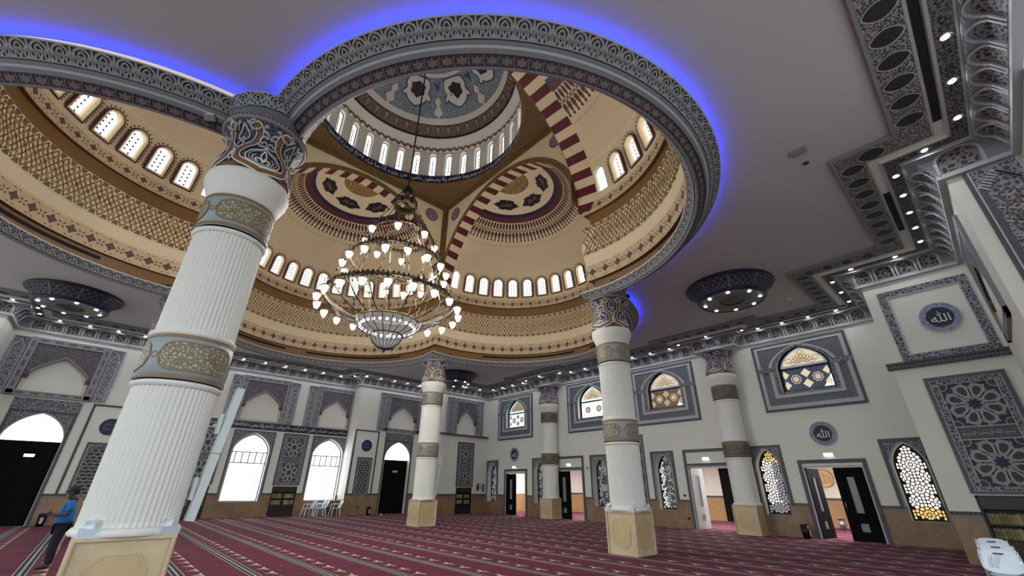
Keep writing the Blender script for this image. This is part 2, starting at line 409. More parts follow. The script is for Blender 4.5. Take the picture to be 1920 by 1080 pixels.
def upper_window(S, a, tone):
    o = empty(wname(), S(a, 5.6, 0)); tag(o, kind='structure')
    I = lambda q: q   # geometry is given in world space; the empty sits at the sill
    def put(mb, n, par): ob = mb.build(n); ob.parent = par; ob.matrix_parent_inverse = Matrix.Translation(-o.location); return ob
    s = MB(); Z0, Z1, H = 4.86, 7.9, 1.86
    op = up_op(a)
    border(s, S, rect(a - H, Z0, a + H, Z1), rect(a - H + .1, Z0 + .1, a + H - .1, Z1 - .1), 'border_dots', .05)
    border(s, S, rect(a - H + .1, Z0 + .1, a + H - .1, Z1 - .1), rect(a - H + .24, Z0 + .26, a + H - .24, Z1 - .2), 'grey_light', .06)
    G = arch(a, 1.32, 5.42, 6.72, 7.74, sharp=.3)
    s.prism(S, rect(a - H + .24, Z0 + .26, a + H - .24, Z1 - .2), 0, .03, 'mosaic_grey', (arch(a, 1.2, 5.44, 6.72, 7.69, sharp=.3),))
    border(s, S, G, arch(a, 1.18, 5.55, 6.72, 7.68, sharp=.3), 'grey_light', .07)
    border(s, S, arch(a, 1.18, 5.55, 6.72, 7.68, sharp=.3), arch(a, 1.03, 5.66, 6.72, 7.6, sharp=.3), 'scroll_grey', .05)
    for sg in (-1, 1): s.prism(S, rect(*sorted((a + sg * 1.18, a + sg * (H)))[:1], 6.6, max(a + sg * 1.18, a + sg * H), 6.8), 0, .08, 'scroll_grey')
    put(s, 'surround', o)
    r = MB(); k = len(op); r.add([S(p[0], p[1], d) for p in op for d in (.05, -.34)], [[2 * i, 2 * ((i + 1) % k), 2 * ((i + 1) % k) + 1, 2 * i + 1] for i in range(k)], 'plaster')
    put(r, 'reveal', o)
    f = MB(); d = -.3
    border(f, S, op, arch(a, .92, 5.74, 6.72, 7.62, sharp=.3), 'mullion', d + .05, d - .03)
    f.prism(S, rect(a - 1, 6.66, a + 1, 6.74), d - .03, d + .05, 'mullion'); put(f, 'frame', o)
    p = MB(); t = tone
    T = [q for q in arch(a, .95, 6.7, 6.72, 7.66, sharp=.3)]; p.fill(S, T, 'pane_grey' if t < 2 else 'pane_tint', d)
    T2 = arch(a, .8, 6.84, 6.84, 7.56, sharp=.3); p.fill(S, T2, 'pane_warm' if t != 2 else 'pane_beige', d + .005)
    for ring, (r0, r1) in enumerate(((.1, .32), (.26, .52), (.44, .74))):
        n = 9
        for i in range(n):
            th = pi * (i + (.5 if ring % 2 else 0)) / (n - (0 if ring % 2 else 1)) if n > 1 else 0
            if th > pi: continue
            w = pi / n * .62
            pt = [(r0, 0), ((r0 + r1) / 2, w), (r1, 0), ((r0 + r1) / 2, -w)]
            L = [(a + q[0] * cos(th + q[1]), 6.86 + q[0] * .92 * sin(th + q[1])) for q in pt]
            if all(inside(T2, q) for q in L): p.stroke(S, L, .028, 'pane_brown', d + .012, True)
    lo = rect(a - .95, 5.74, a + .95, 6.68); p.fill(S, lo, {0: 'pane_navy', 1: 'pane_brown', 2: 'pane_bright', 3: 'pane_bright'}[t], d)
    bx = {0: 'pane_warm', 1: 'pane_brown', 2: 'pane_grey', 3: 'sky_pane'}[t]
    for i in (-2, -1, 0, 1, 2):
        cx = a + i * .42
        if i % 2 == 0:
            for zz in (5.98, 6.44):
                L = [(cx - .2, zz), (cx, zz + .2), (cx + .2, zz), (cx, zz - .2)]; L = [(min(max(x, a - .9), a + .9), z) for x, z in L]
                p.fill(S, L, bx if t != 1 else 'pane_beige', d + .006)
        else:
            for rr, m in ((.19, 'pane_beige'), (.14, 'pane_navy' if t != 1 else 'pane_brown'), (.1, 'pane_warm'), (.05, 'pane_brown'), (.025, 'pane_bright')):
                p.fill(S, [(cx + rr * (1 + .18 * (j % 2)) * cos(pi * j / 8), 6.21 + rr * (1 + .18 * (j % 2)) * sin(pi * j / 8)) for j in range(16)], m, d + .007 + (.2 - rr) * .04)
    if t in (0, 1):
        p.fill(S, [(a + .55, 5.76), (a + .93, 5.76), (a + .93, 6.3)], 'pane_bright', d + .004)
    put(p, 'pane', o)
for a, t in zip(UPW, (0, 1, 3, 2)): upper_window(W_R, a, t)
def vcells(pts, edge, shrink, near=.42):
    """cells of a rosette tiling: each site's polygon, clipped half-way to its neighbours and drawn in"""
    out = []
    for i, (x, y) in enumerate(pts):
        P = [(x - .2, y - .2), (x + .2, y - .2), (x + .2, y + .2), (x - .2, y + .2)]
        for j, (u, v) in enumerate(pts):
            if j == i or abs(u - x) > near or abs(v - y) > near: continue
            mx, my, nx, ny = (x + u) / 2, (y + v) / 2, u - x, v - y; Q = []
            for (ax, ay), (bx, by) in zip(P, P[1:] + P[:1]):
                da, db = (ax - mx) * nx + (ay - my) * ny, (bx - mx) * nx + (by - my) * ny
                if da <= 0: Q.append((ax, ay))
                if da * db < 0: t = da / (da - db); Q.append((ax + (bx - ax) * t, ay + (by - ay) * t))
            P = Q
            if not P: break
        if len(P) < 3: continue
        cx, cy = sum(p[0] for p in P) / len(P), sum(p[1] for p in P) / len(P); R = []
        for k, p in enumerate(P):
            q, r = P[k - 1], P[(k + 1) % len(P)]
            for o in (q, r): R.append((cx + (p[0] * .78 + o[0] * .22 - cx) * shrink, cy + (p[1] * .78 + o[1] * .22 - cy) * shrink))
        if all(inside(edge, p) for p in R): out.append((R, cy))
    return out
def rosettes(a, z0, z1, dx, dz, r, n):
    pts = []
    def put(x, z):
        if all((x - u) ** 2 + (z - v) ** 2 > (r * .5) ** 2 for u, v in pts): pts.append((x, z))
    C = [(a + i * dx, z0 + .15 + j * dz + (dz / 2 if i % 2 else 0)) for j in range(-1, int((z1 - z0) / dz) + 2) for i in (-2, -1, 0, 1, 2)]
    for c in C: put(*c)
    for c in C:
        for k in range(n): put(c[0] + r * cos(2 * pi * k / n), c[1] + r * sin(2 * pi * k / n))
    for c in C:
        for k in range(n): put(c[0] + 1.95 * r * cos(2 * pi * (k + .5) / n), c[1] + 1.95 * r * sin(2 * pi * (k + .5) / n))
    for i in range(-6, 7):
        for j in range(0, 30):
            x, z = a + i * .0975, z0 - .05 + j * .1025
            if all((x - u) ** 2 + (z - v) ** 2 > (r * .88) ** 2 for u, v in pts): pts.append((x, z))
    return pts
_LC = []
def lattice_cells(a, hw, z0, spring, apex):
    if not _LC: _LC.extend(vcells(rosettes(0, z0, apex, .39, .82, .105, 10), arch(0, hw + .02, z0, spring, apex + .02), .76))
    return [([(x + a, z) for x, z in L], cz) for L, cz in _LC]
def low_window(S, a, style):
    o = empty(wname(), S(a, .77, 0)); tag(o, kind='structure')
    def put(mb, n): ob = mb.build(n); ob.parent = o; ob.matrix_parent_inverse = Matrix.Translation(-o.location)
    s = MB(); W = .66
    U = lambda w, t, z0=1.11: [(a + w, z0), (a + w, t), (a - w, t), (a - w, z0)]
    s.prism(S, [(a - W, 1.13), (a - W, 3.5), (a + W, 3.5), (a + W, 1.13), (a + W - .12, 1.13), (a + W - .12, 3.39), (a - W + .12, 3.39), (a - W + .12, 1.13)], 0, .04, 'border_dots')
    A = [q for q in arch(a, .5, 1.13, 2.55, 3.35)]
    s.prism(S, [(a - W + .12, 1.13), (a - W + .12, 3.39), (a + W - .12, 3.39), (a + W - .12, 1.13)] + A, 0, .025, 'scroll_grey')
    B = arch(a, .53, 1.13, 2.55, 3.38); s.prism(S, A + B[::-1], 0, .05, 'grey_light'); put(s, 'surround')
    r = MB(); L = arch(a, .47, .77, 2.55, 3.32); k = len(L)
    for z0, z1, m in ((.77, 1.11, 'wainscot'), (1.11, 9, 'plaster')):
        pass
    r.add([S(p[0], p[1], d) for p in L for d in (.04, -.42)], [[2 * i, 2 * ((i + 1) % k), 2 * ((i + 1) % k) + 1, 2 * i + 1] for i in range(k)], 'plaster'); put(r, 'reveal')
    f = MB(); d = -.36
    f.fill(S, L, 'mullion', d); border(f, S, L, arch(a, .41, .83, 2.55, 3.25), 'mullion', d + .05, d); put(f, 'grille')
    p = MB()
    for C, cz in lattice_cells(a, .42, .82, 2.55, 3.26):
        cx = C[0][0]
        if style == 'F': m = 'lattice_yellow' if cz < 1.2 else 'lattice_white'
        elif style == 'E': m = 'lattice_white' if (cx < a + .08 and 1.2 < cz < 2.9) else ('lattice_yellow' if cz > 2.85 else 'lattice_dim')
        elif style == 'D': m = 'lattice_white' if cx < a - .12 and random.random() < .6 else ('lattice_dim' if random.random() < .6 else 'lattice_grey')
        else: m = 'lattice_dim' if random.random() < .5 else 'lattice_grey'
        p.fill(S, C, m, d + .02)
    put(p, 'pane')
for n, a in LOW: low_window(W_R, a, n)
# ---------------------------------------------------------------- doors of the right wall
def uborder(mb, S, a, hw, top, w, m, d, z0=0.0):
    mb.prism(S, [(a - hw, z0), (a - hw, top), (a + hw, top), (a + hw, z0), (a + hw - w, z0), (a + hw - w, top - w), (a - hw + w, top - w), (a - hw + w, z0)], 0, d, m)
def leaf(name, par, w, h, m, ang, hinge, S, side, glass=True):
    """a door leaf hung at a hinge on the wall; ang 0 = closed"""
    mb = MB(); L = lambda a, z, d: V((a, d, z))
    op1 = rect(w * .36, .95, w * .64, h - .35); op2 = rect(w * .36, .32, w * .64, .62)
    mb.prism(L, rect(0, .01, w, h - .01), -.025, .025, m, (op1, op2) if glass else (), back=True)
    if glass:
        for op in (op1, op2): mb.prism(L, [(x * .98 + w * .01, z) for x, z in op], -.008, .008, 'leaf_glass', back=True)
    for q in (op1, op2): mb.stroke(L, q, .035, m, .035, True); mb.stroke(L, q, .035, m, -.035, True)
    ob = mb.build(name); ob.parent = par
    hd = MB(); hd.tube([(w * .9, .06, 1.0), (w * .9, .09, 1.02), (w * .9, .09, 1.3), (w * .9, .06, 1.32)], .012, 6, 'chrome'); h_ = hd.build('door_handle'); h_.parent = ob
    base_ang = atan2(S.ur.y, S.ur.x) + (pi if side < 0 else 0)
    p = S(hinge, 0, -.05) - par.location
    ob.location = p; ob.rotation_euler = (0, 0, base_ang + ang)
    return ob
def right_door(a, h, tall, spec):
    o = empty(dname(), W_R(a, 0, 0)); tag(o, kind='structure')
    def put(mb, n): ob = mb.build(n); ob.parent = o; ob.matrix_parent_inverse = Matrix.Translation(-o.location)
    s = MB(); top = 3.5 if tall else 2.85
    uborder(s, W_R, a, 1.16, top, .13, 'border_dots', .045)
    uborder(s, W_R, a, 1.03, h + .05, .06, 'grey_light', .03)
    if tall: s.prism(W_R, rect(a - 1.03, h + .06, a + 1.03, h + .18), 0, .045, 'border_dots')
    put(s, 'door_frame')
    j = MB(); L = door_op(a, h); k = len(L)
    j.add([W_R(p[0], p[1], d) for p in L for d in (.03, -.3)], [[2 * i, 2 * ((i + 1) % k), 2 * ((i + 1) % k) + 1, 2 * i + 1] for i in range(k - 1)], 'door_black'); put(j, 'jamb')
    for side, ang, m in spec:
        leaf('door_leaf', o, .97, h - .02, m, ang, a - side * .97, W_R, side)
# side +1: hinge on the left as seen from the room
right_door(*DOORS[0], False, [(1, 0, 'door_black'), (-1, -1.45, 'door_black')])
right_door(*DOORS[1], True, [(1, 0, 'door_black'), (-1, -1.5, 'door_black')])
right_door(*DOORS[2], True, [(1, 1.4, 'door_white'), (-1, -1.25, 'door_black')])
right_door(*DOORS[3], False, [(1, 1.35, 'door_black'), (-1, 0, 'door_black')])
# corridor behind the right wall, seen through the open doors
co = MB()
X0, X1 = 15.72, 22.4
cf = MB(); cf.poly([(15.6, -12.7, 0), (X1, -12.7, 0), (X1, 12.9, 0), (15.6, 12.9, 0)], 'carpet'); fin(cf, 'floor_corridor')
for z0, z1, m in ((0, 1.25, 'wood_light'), (1.25, 3.4, 'corridor_wall')):
    co.add([(X1, -12.7, z0), (X1, 12.9, z0), (X1, 12.9, z1), (X1, -12.7, z1)], [[0, 1, 2, 3]], m)
    for y in (-12.7, 12.9): co.add([(X0 - .3, y, z0), (X1, y, z0), (X1, y, z1), (X0 - .3, y, z1)], [[0, 1, 2, 3]], m)
co.add([(X1 - .03, -12.7, 1.25), (X1 - .03, 12.9, 1.25), (X1 - .03, 12.9, 1.36), (X1 - .03, -12.7, 1.36)], [[0, 1, 2, 3]], 'border_dots')
co.poly([(X0, -12.7, 3.4), (X1, -12.7, 3.4), (X1, 12.9, 3.4), (X0, 12.9, 3.4)], 'plaster')
fin(co, 'wall_corridor')
for i, y in enumerate((-11, -9.2, -6.5, -4.0, -1, 2.0, 4.5, 7.0, 9.6, 11.5)):
    b = MB(); b.box((17.5, y, 3.36), (.6, .6, .06), 'plaster'); b.box((17.5, y, 3.325), (.52, .52, .02), 'corridor_fill_glow')  # unseen glowing panels added under the ceiling to brighten the corridor
    tag(b.build('corridor_fill'), 'unseen square light added to brighten the corridor beyond the right wall doors', 'added light', 'unseen lights added in the corridor')
# ---------------------------------------------------------------- back wall
BW = [.04, 4.56, -4.48]
def back_op(a): return arch(a, .96, .8, 3.45, 4.46)
fin(wall('back', W_B, -5.6, 5.6, [back_op(a) for a in BW] + [door_op(2.38, 1.6, .7), door_op(-2.23, 1.6, .7)]), 'wall_back')
def back_window(a, tint):
    S = W_B; o = empty(wname(), S(a, .8, 0)); tag(o, kind='structure')
    def put(mb, n): ob = mb.build(n); ob.parent = o; ob.matrix_parent_inverse = Matrix.Translation(-o.location)
    s = MB(); T = 4.62; hw = 1.14
    s.prism(S, [(a - hw, 1.13), (a - hw, T), (a + hw, T), (a + hw, 1.13), (a + hw - .08, 1.13), (a + hw - .08, T - .08), (a - hw + .08, T - .08), (a - hw + .08, 1.13)], 0, .04, 'border_dots')
    A = arch(a, .97, 1.13, 3.45, 4.47); I = [(a - hw + .08, 1.13), (a - hw + .08, T - .08), (a + hw - .08, T - .08), (a + hw - .08, 1.13)]
    s.prism(S, I + A, 0, .02, 'scroll_grey')
    s.prism(S, A + arch(a, 1.02, 1.13, 3.45, 4.53)[::-1], 0, .05, 'grey_light'); put(s, 'surround')
    r = MB(); L = back_op(a); k = len(L); r.add([S(p[0], p[1], d) for p in L for d in (.03, -.35)], [[2 * i, 2 * ((i + 1) % k), 2 * ((i + 1) % k) + 1, 2 * i + 1] for i in range(k)], 'plaster'); put(r, 'reveal')
    f = MB(); d = -.2
    border(f, S, L, arch(a, .9, .86, 3.45, 4.38), 'window_frame', d + .03, d - .03)
    for z in (2.83, 3.42): f.prism(S, rect(a - .95, z - .03, a + .95, z + .03), d - .02, d + .03, 'window_frame')
    for i in range(-2, 3): f.prism(S, rect(a + i * .36 - .03, 2.83, a + i * .36 + .03, 3.42), d - .02, d + .02, 'window_frame')
    put(f, 'frame')
    p = MB(); p.fill(S, arch(a, .93, .82, 3.45, 4.42), 'window_day', d)
    for cz in (1.5, 2.3):
        L = spline([(tint + .0, cz - .38), (tint + .12, cz - .2), (tint + .05, cz), (tint + .14, cz + .2), (tint + .02, cz + .38), (tint - .1, cz + .2), (tint - .04, cz), (tint - .12, cz - .2)], 4, True)
        p.fill(S, L, 'pane_tint', d + .01)
    put(p, 'pane')
back_window(BW[0], BW[0] + .62); back_window(BW[1], BW[1] + .1); back_window(BW[2], BW[2])
# door bays either side, corner bays
def bay_op(a): return arch(a, .96, 0, 3.4, 4.48)
wd = wall('back_right', W_D, 5.6, 11.1, [bay_op(8.96)]); fin(wd, 'wall_back_right'); wd = MB(); ret(wd, (5.6, 14.85), (5.6, 16.1)); fin(wd, 'wall_back_right_return')
wd = wall('back_left', W_D, -11.1, -5.6, [bay_op(-8.9)]); fin(wd, 'wall_back_left'); wd = MB(); ret(wd, (-5.6, 14.85), (-5.6, 16.1)); fin(wd, 'wall_back_left_return')
wd = wall('corner_right', W_C, 11.1, 15.35, [door_op(13.34, 1.63, .68)]); fin(wd, 'wall_corner_right'); wd = MB(); ret(wd, (11.1, 12.74), (11.1, 14.85)); fin(wd, 'wall_corner_right_return')
wd = wall('corner_left', W_C, -15.35, -11.1); fin(wd, 'wall_corner_left'); wd = MB(); ret(wd, (-11.1, 12.74), (-11.1, 14.85)); fin(wd, 'wall_corner_left_return')
def bay_door(a):
    S = W_D; o = empty(dname(), S(a, 0, 0)); tag(o, kind='structure')
    def put(mb, n): ob = mb.build(n); ob.parent = o; ob.matrix_parent_inverse = Matrix.Translation(-o.location); return ob
    s = MB(); hw, T = 1.1, 4.6
    uborder(s, S, a, hw, T, .1, 'border_dots', .04)
    A = arch(a, .97, 0, 3.4, 4.49); s.prism(S, [(a - 1, 0), (a - 1, 4.5), (a + 1, 4.5), (a + 1, 0)] + A, 0, .02, 'scroll_grey')
    s.prism(S, A + arch(a, 1.0, 0, 3.4, 4.54)[::-1], 0, .045, 'grey_light')
    s.prism(S, rect(a - 1.12, 4.6, a + 1.12, 5.1), 0, .03, 'scroll_grey'); put(s, 'door_frame')
    d = -.25; p = MB(); p.fill(S, arch(a, .95, 3.34, 3.4, 4.46), 'window_day', d); put(p, 'fanlight')
    r = MB(); L = bay_op(a); k = len(L); r.add([S(q[0], q[1], e) for q in L for e in (.02, -.3)], [[2 * i, 2 * ((i + 1) % k), 2 * ((i + 1) % k) + 1, 2 * i + 1] for i in range(k - 1)], 'plaster'); put(r, 'reveal')
    for sg in (-1, 1):
        b = MB(); x0, x1 = sorted((a - sg * .005, a + sg * .95)); b.prism(S, rect(x0, .01, x1, 3.34), d - .03, d + .03, 'door_black')
        for z0, z1 in ((.2, .9), (1.1, 2.4), (2.6, 3.2)): b.stroke(S, rect(x0 + .15, z0, x1 - .15, z1), .04, 'door_black', d + .04, True)
        lf = put(b, 'door_leaf')
        h = MB(); h.tube([S(a + sg * .08, 1.0, d + .03), S(a + sg * .08, 1.0, d + .08), S(a + sg * .08, 1.25, d + .08), S(a + sg * .08, 1.25, d + .03)], .012, 6, 'metal_dark'); hh = h.build('door_handle'); hh.parent = lf
bay_door(8.96); bay_door(-8.9)
# ---------------------------------------------------------------- right-hand piers
wp = wall('pier', W_P, 12.4, 14.95, [door_op(13.82, 1.63, .8)]); fin(wp, 'wall_pier'); wp = MB(); ret(wp, (11.4, -12.4), (15.35, -12.4)); fin(wp, 'wall_pier_return')
wp = wall('side', W_S, -11.4, -5.85); fin(wp, 'wall_side')
wp = wall('front', W_M, 14.95, 16.1); fin(wp, 'wall_front'); wp = MB(); ret(wp, (5.85, -16.1), (3, -16.1)); fin(wp, 'wall_front_return')
# ================================================================== CORNICE along the walls
CPATH = [(-6, -16.1), (5.85, -16.1), (5.85, -14.95), (11.4, -14.95), (11.4, -12.4), (15.35, -12.4), (15.35, -6.7), (14.75, -6.7), (14.75, -4.9), (15.35, -4.9), (15.35, 4.85), (14.75, 4.85), (14.75, 6.65), (15.35, 6.65)] + ROOM[6:]
def coffset(n):
    out = []; k = len(CPATH)
    for i, p in enumerate(CPATH):
        dirs = []
        for a, b in ((i - 1, i), (i, i + 1)):
            if a < 0 or b >= k: continue
            q = V(CPATH[b]) - V(CPATH[a]); q.normalize(); dirs.append(V((-q.y, q.x)))
        o = V(p) + dirs[0] * n
        if len(dirs) == 2 and abs(dirs[0].dot(dirs[1])) < .5: o = o + dirs[1] * n
        out.append(o)
    return out
CO = MB()
def crun(n0, z0, n1, z1, m):
    A, B = coffset(n0), coffset(n1)
    for i in range(len(CPATH) - 1):
        CO.add([(A[i].x, A[i].y, z0), (A[i + 1].x, A[i + 1].y, z0), (B[i + 1].x, B[i + 1].y, z1), (B[i].x, B[i].y, z1)], [[0, 1, 2, 3]], m)
def cove(v): a = v * pi / 2; return .12 + .40 * (1 - cos(a)), 8.14 + .38 * sin(a)
crun(0, 8.04, .13, 8.04, 'grey_light'); crun(.13, 8.04, .13, 8.14, 'grey_light')
for i in range(6):
    a, b = cove(i / 6), cove((i + 1) / 6); crun(*a, *b, 'grey_trim')
crun(.52, 8.52, .52, 8.56, 'grey_light'); crun(.52, 8.56, .57, 8.56, 'grey_light'); crun(.57, 8.575, .84, 8.575, 'scroll_dark'); crun(.84, 8.56, .89, 8.56, 'grey_light'); crun(.89, 8.56, .89, 8.62, 'plaster')
crun(.89, 8.62, 1.06, 8.62, 'plaster'); crun(1.06, 8.62, 1.06, 8.6, 'grey_light'); crun(1.06, 8.6, 1.1, 8.6, 'grey_light')
crun(1.1, 8.605, 1.62, 8.605, 'border_net'); crun(1.62, 8.6, 1.68, 8.6, 'grey_trim'); crun(1.68, 8.6, 1.68, 8.8, 'grey_trim')
DL = []; SLOTS = []
for i in range(len(CPATH) - 1):
    p, q = V(CPATH[i]), V(CPATH[i + 1]); L = (q - p).length; t = (q - p) / L; n = V((-t.y, t.x))
    def turn(j):   # +1 inside corner, -1 outside, 0 end
        if j <= 0 or j >= len(CPATH) - 1: return 0
        a = V(CPATH[j]) - V(CPATH[j - 1]); b = V(CPATH[j + 1]) - V(CPATH[j]); c = a.x * b.y - a.y * b.x
        return 1 if c > 0 else -1
    t0, t1 = turn(i), turn(i + 1)
    S = lambda s, v, d, p=p, t=t, n=n: V((p.x + t.x * s + n.x * (cove(v)[0] + d * .7), p.y + t.y * s + n.y * (cove(v)[0] + d * .7), cove(v)[1] - d * .7))
    s0 = .42 if t0 > 0 else (-.12 if t0 < 0 else 0); s1 = L - (.42 if t1 > 0 else (-.12 if t1 < 0 else 0))
    k = max(1, round((s1 - s0) / .6)); w = (s1 - s0) / k
    for j in range(k):
        c = s0 + (j + .5) * w
        A = [(c + .42 * w, .03)] + [(c + .42 * w * cos(pi * u / 10), .5 + .42 * sin(pi * u / 10)) for u in range(11)] + [(c - .42 * w, .03)]
        B = [(c + .34 * w, .05)] + [(c + .34 * w * cos(pi * u / 10), .5 + .3 * sin(pi * u / 10)) for u in range(11)] + [(c - .34 * w, .05)]
        for u in range(12):   # fill in horizontal strips so it follows the cove
            pass
        m = len(B); vs = []; fs = []
        rows = [.05, .2, .35, .5, .6, .7, .78]
        for r in rows:
            hw = .34 * w if r <= .5 else .34 * w * sqrt(max(0, 1 - ((r - .5) / .3) ** 2))
            vs += [S(c - hw, r, .01), S(c, r, .012), S(c + hw, r, .01)]
        for r in range(len(rows) - 1):
            for e in (0, 1): fs.append([r * 3 + e, r * 3 + e + 1, r * 3 + e + 4, r * 3 + e + 3])
        CO.add(vs, fs, 'cove_floral')
        CO.stroke(S, A, .055, 'grey_light', .045)
        for e in range(11): CO.add([S(*A[e], .045), S(*A[e + 1], .045), S(*A[e + 1], 0), S(*A[e], 0)], [[0, 1, 2, 3]], 'grey_light')
        if j < k - 1: CO.add([S(c + w * .455, .04, .012), S(c + w * .545, .04, .012), S(c + w * .545, .5, .012), S(c + w * .455, .5, .012)], [[0, 1, 2, 3]], 'brown_dark')
        # scalloped top edge
        CO.stroke(S, [(c + (x - .5) * w, .955 + .02 * sin(x * 2 * pi * 3)) for x in [y / 12 for y in range(13)]], .035, 'grey_light', .02)
    # ceiling border lozenges
    b0 = (1.7 if t0 > 0 else (-1.35 if t0 < 0 else 0)); b1 = L - (1.7 if t1 > 0 else (-1.35 if t1 < 0 else 0))
    if b1 - b0 > .5:
        k = max(1, round((b1 - b0) / .62)); w = (b1 - b0) / k
        for j in range(k):
            c = b0 + (j + .5) * w; P = []
            for u in range(20):
                th = 2 * pi * u / 20; P.append((c + .21 * w * sin(th) * abs(sin(th)) ** .3 * 1.5, 1.36 + .235 * cos(th) * (.85 + .15 * abs(cos(th)))))
            F = lambda s, v, d, p=p, t=t, n=n: V((p.x + t.x * s + n.x * v, p.y + t.y * s + n.y * v, 8.6 - d))
            CO.fill(F, P, 'lens_purple', .006); CO.stroke(F, P, .025, 'grey_light', .008, True)
    # small figures on the light strip
    u0 = (.8 if t0 > 0 else (-.6 if t0 < 0 else 0)); u1 = L - (.8 if t1 > 0 else (-.6 if t1 < 0 else 0))
    F = lambda s, v, d, p=p, t=t, n=n: V((p.x + t.x * s + n.x * v, p.y + t.y * s + n.y * v, 8.57 - d))
    k = max(1, round((u1 - u0) / 1.17)) if L > 1.9 else 1
    for j in range(k):
        c = u0 + (j + .5) * (u1 - u0) / k; DL.append((p + t * c + n * .7, t))
        for e in (-.4, -.2, .2, .4):
            if u0 < c + e < u1: CO.stroke(F, [(c + e - .06, .66), (c + e + .02, .66), (c + e + .05, .7), (c + e + .02, .74), (c + e - .06, .74)], .02, 'black_line', .004, True)
    SLOTS.append((p, t, n, L, t0, t1))
tag(CO.build('trim_1'), kind='structure')
# black air slots beside the light strip
def slot(i, s0, s1, label):
    p, t, n, L, _, _ = SLOTS[i]; b = MB(); c = p + t * (s0 + s1) / 2 + n * .975
    b.box((c.x, c.y, 8.612), (s1 - s0, .13, .02), 'slot_black', atan2(t.y, t.x))
    tag(b.build('air_vent'), label, 'vent', 'linear air slots along the cornice')
slot(0, 5.4, 10.3, 'long black air slot in the ceiling edge nearest the right foreground pier')
slot(2, .65 - .0, 3.1, 'short black air slot in the ceiling edge beside the round wall medallion pier')
slot(5, .9, 5.0, 'black air slot above the wall between the pier and the right engaged column')
slot(9, 1.0, 8.6, 'black air slot above the middle of the right wall')
slot(13, 1.2, 4.8, 'black air slot above the far end of the right wall')
slot(19, 2.0, 9.0, 'black air slot above the bright back windows')
# ================================================================== RING OF THE FOUR-LOBED OPENING
def leafmotif(mb, S, c, w, h, y0, m, d, lw=.036):
    """light scrollwork over the dark ground of the frieze"""
    X = lambda P: [(c + x * w, y0 + y * h) for x, y in P]; L = lw * 1.12
    for sg in (-1, 1):
        mb.stroke(S, X(spline([(0, .0), (sg * .10, .28), (sg * .34, .5), (sg * .30, .8), (0, .97)], 3)), L, m, d)
        mb.stroke(S, X(spline([(sg * .5, 1.0), (sg * .47, .62), (sg * .27, .36), (sg * .24, .14), (sg * .36, .08), (sg * .42, .2)], 3)), L, m, d)
        mb.stroke(S, X(spline([(sg * .5, .0), (sg * .43, .26), (sg * .5, .42)], 2)), L * .8, m, d)
        mb.stroke(S, X(spline([(sg * .04, .42), (sg * .17, .6), (0, .8)], 2)), L * .8, m, d)
    mb.stroke(S, X([(-.5, .02), (.5, .02)]), L * .7, m, d)
def ringpart(k):
    mb = MB()
    prof = [(5.30, 8.36, None), (5.14, 8.31, 'grey_light'), (5.15, 8.26, 'grey_light'), (5.29, 8.05, 'frieze_ground'), (5.31, 8.02, 'black_line'), (5.33, 7.98, 'ring_grey'), (5.37, 7.97, 'ring_grey'), (5.38, 7.99, 'ring_grey'), (5.53, 8.10, 'maroon_ground'), (5.55, 8.08, 'ring_grey'), (5.58, 8.11, 'ring_grey'), (5.60, 8.15, 'ring_grey'), (5.63, 8.18, 'grey_light'), (5.65, 8.22, 'ring_grey'), (5.67, 8.245, 'ring_grey'), (5.68, 8.265, 'black_line'), (5.93, 8.46, 'frieze_ground'), (5.95, 8.48, 'grey_light'), (5.91, 8.49, 'grey_light'), (5.78, 8.32, 'ring_grey')]
    for (r0, z0, _), (r1, z1, m) in zip(prof[:-1], prof[1:]):
        mb.grid(lambda u, v: lobe(k, r0 + (r1 - r0) * v, (2 * u - 1) * phimax(r0 + (r1 - r0) * v), z0 + (z1 - z0) * v), 96, 1, m)
    def face(ra, za, rb, zb, count, lo, hi, m, lw, flip=False):
        R = (ra + rb) / 2; H = hypot(rb - ra, zb - za); Lh = phimax(R) * R; nx, nz = (zb - za) / H, -(rb - ra) / H
        if flip: nx, nz = -nx, -nz
        def S(a, z, d): t = z / H; r = ra + (rb - ra) * t + nx * d; return lobe(k, r, a / R, za + (zb - za) * t + nz * d)
        w = 2 * Lh / count
        for j in range(count): yield S, -Lh + (j + .5) * w, w, H
    for S, c, w, H in face(5.685, 8.27, 5.93, 8.465, 60, 0, 1, 0, 0): leafmotif(mb, S, c, w, H, 0, 'frieze_grey', .01, .030)
    for S, c, w, H in face(5.29, 8.05, 5.15, 8.26, 60, 0, 1, 0, 0, True): leafmotif(mb, S, c, w, H, 0, 'frieze_grey', .01, .026)
    for S, c, w, H in face(5.38, 7.99, 5.53, 8.10, 74, 0, 1, 0, 0):
        X = lambda P: [(c + x * w, y * H) for x, y in P]
        for sg in (-1, 1):
            mb.fill(S, X([(0, .1), (sg * .2, .3), (sg * .36, .2), (sg * .3, .5), (sg * .4, .75), (sg * .12, .66), (0, .95)]), 'rope_grey', .012)
        mb.stroke(S, X([(.5, .05), (.42, .5), (.5, .95)]), .02, 'rope_grey', .012)
    ob = mb.build('ring_moulding')
    led = MB(); led.grid(lambda u, v: lobe(k, 5.83 + .03 * v, (2 * u - 1) * (phimax(5.84) - .01), 8.52), 72, 1, 'led_blue'); return ob, led.build('led_strip')
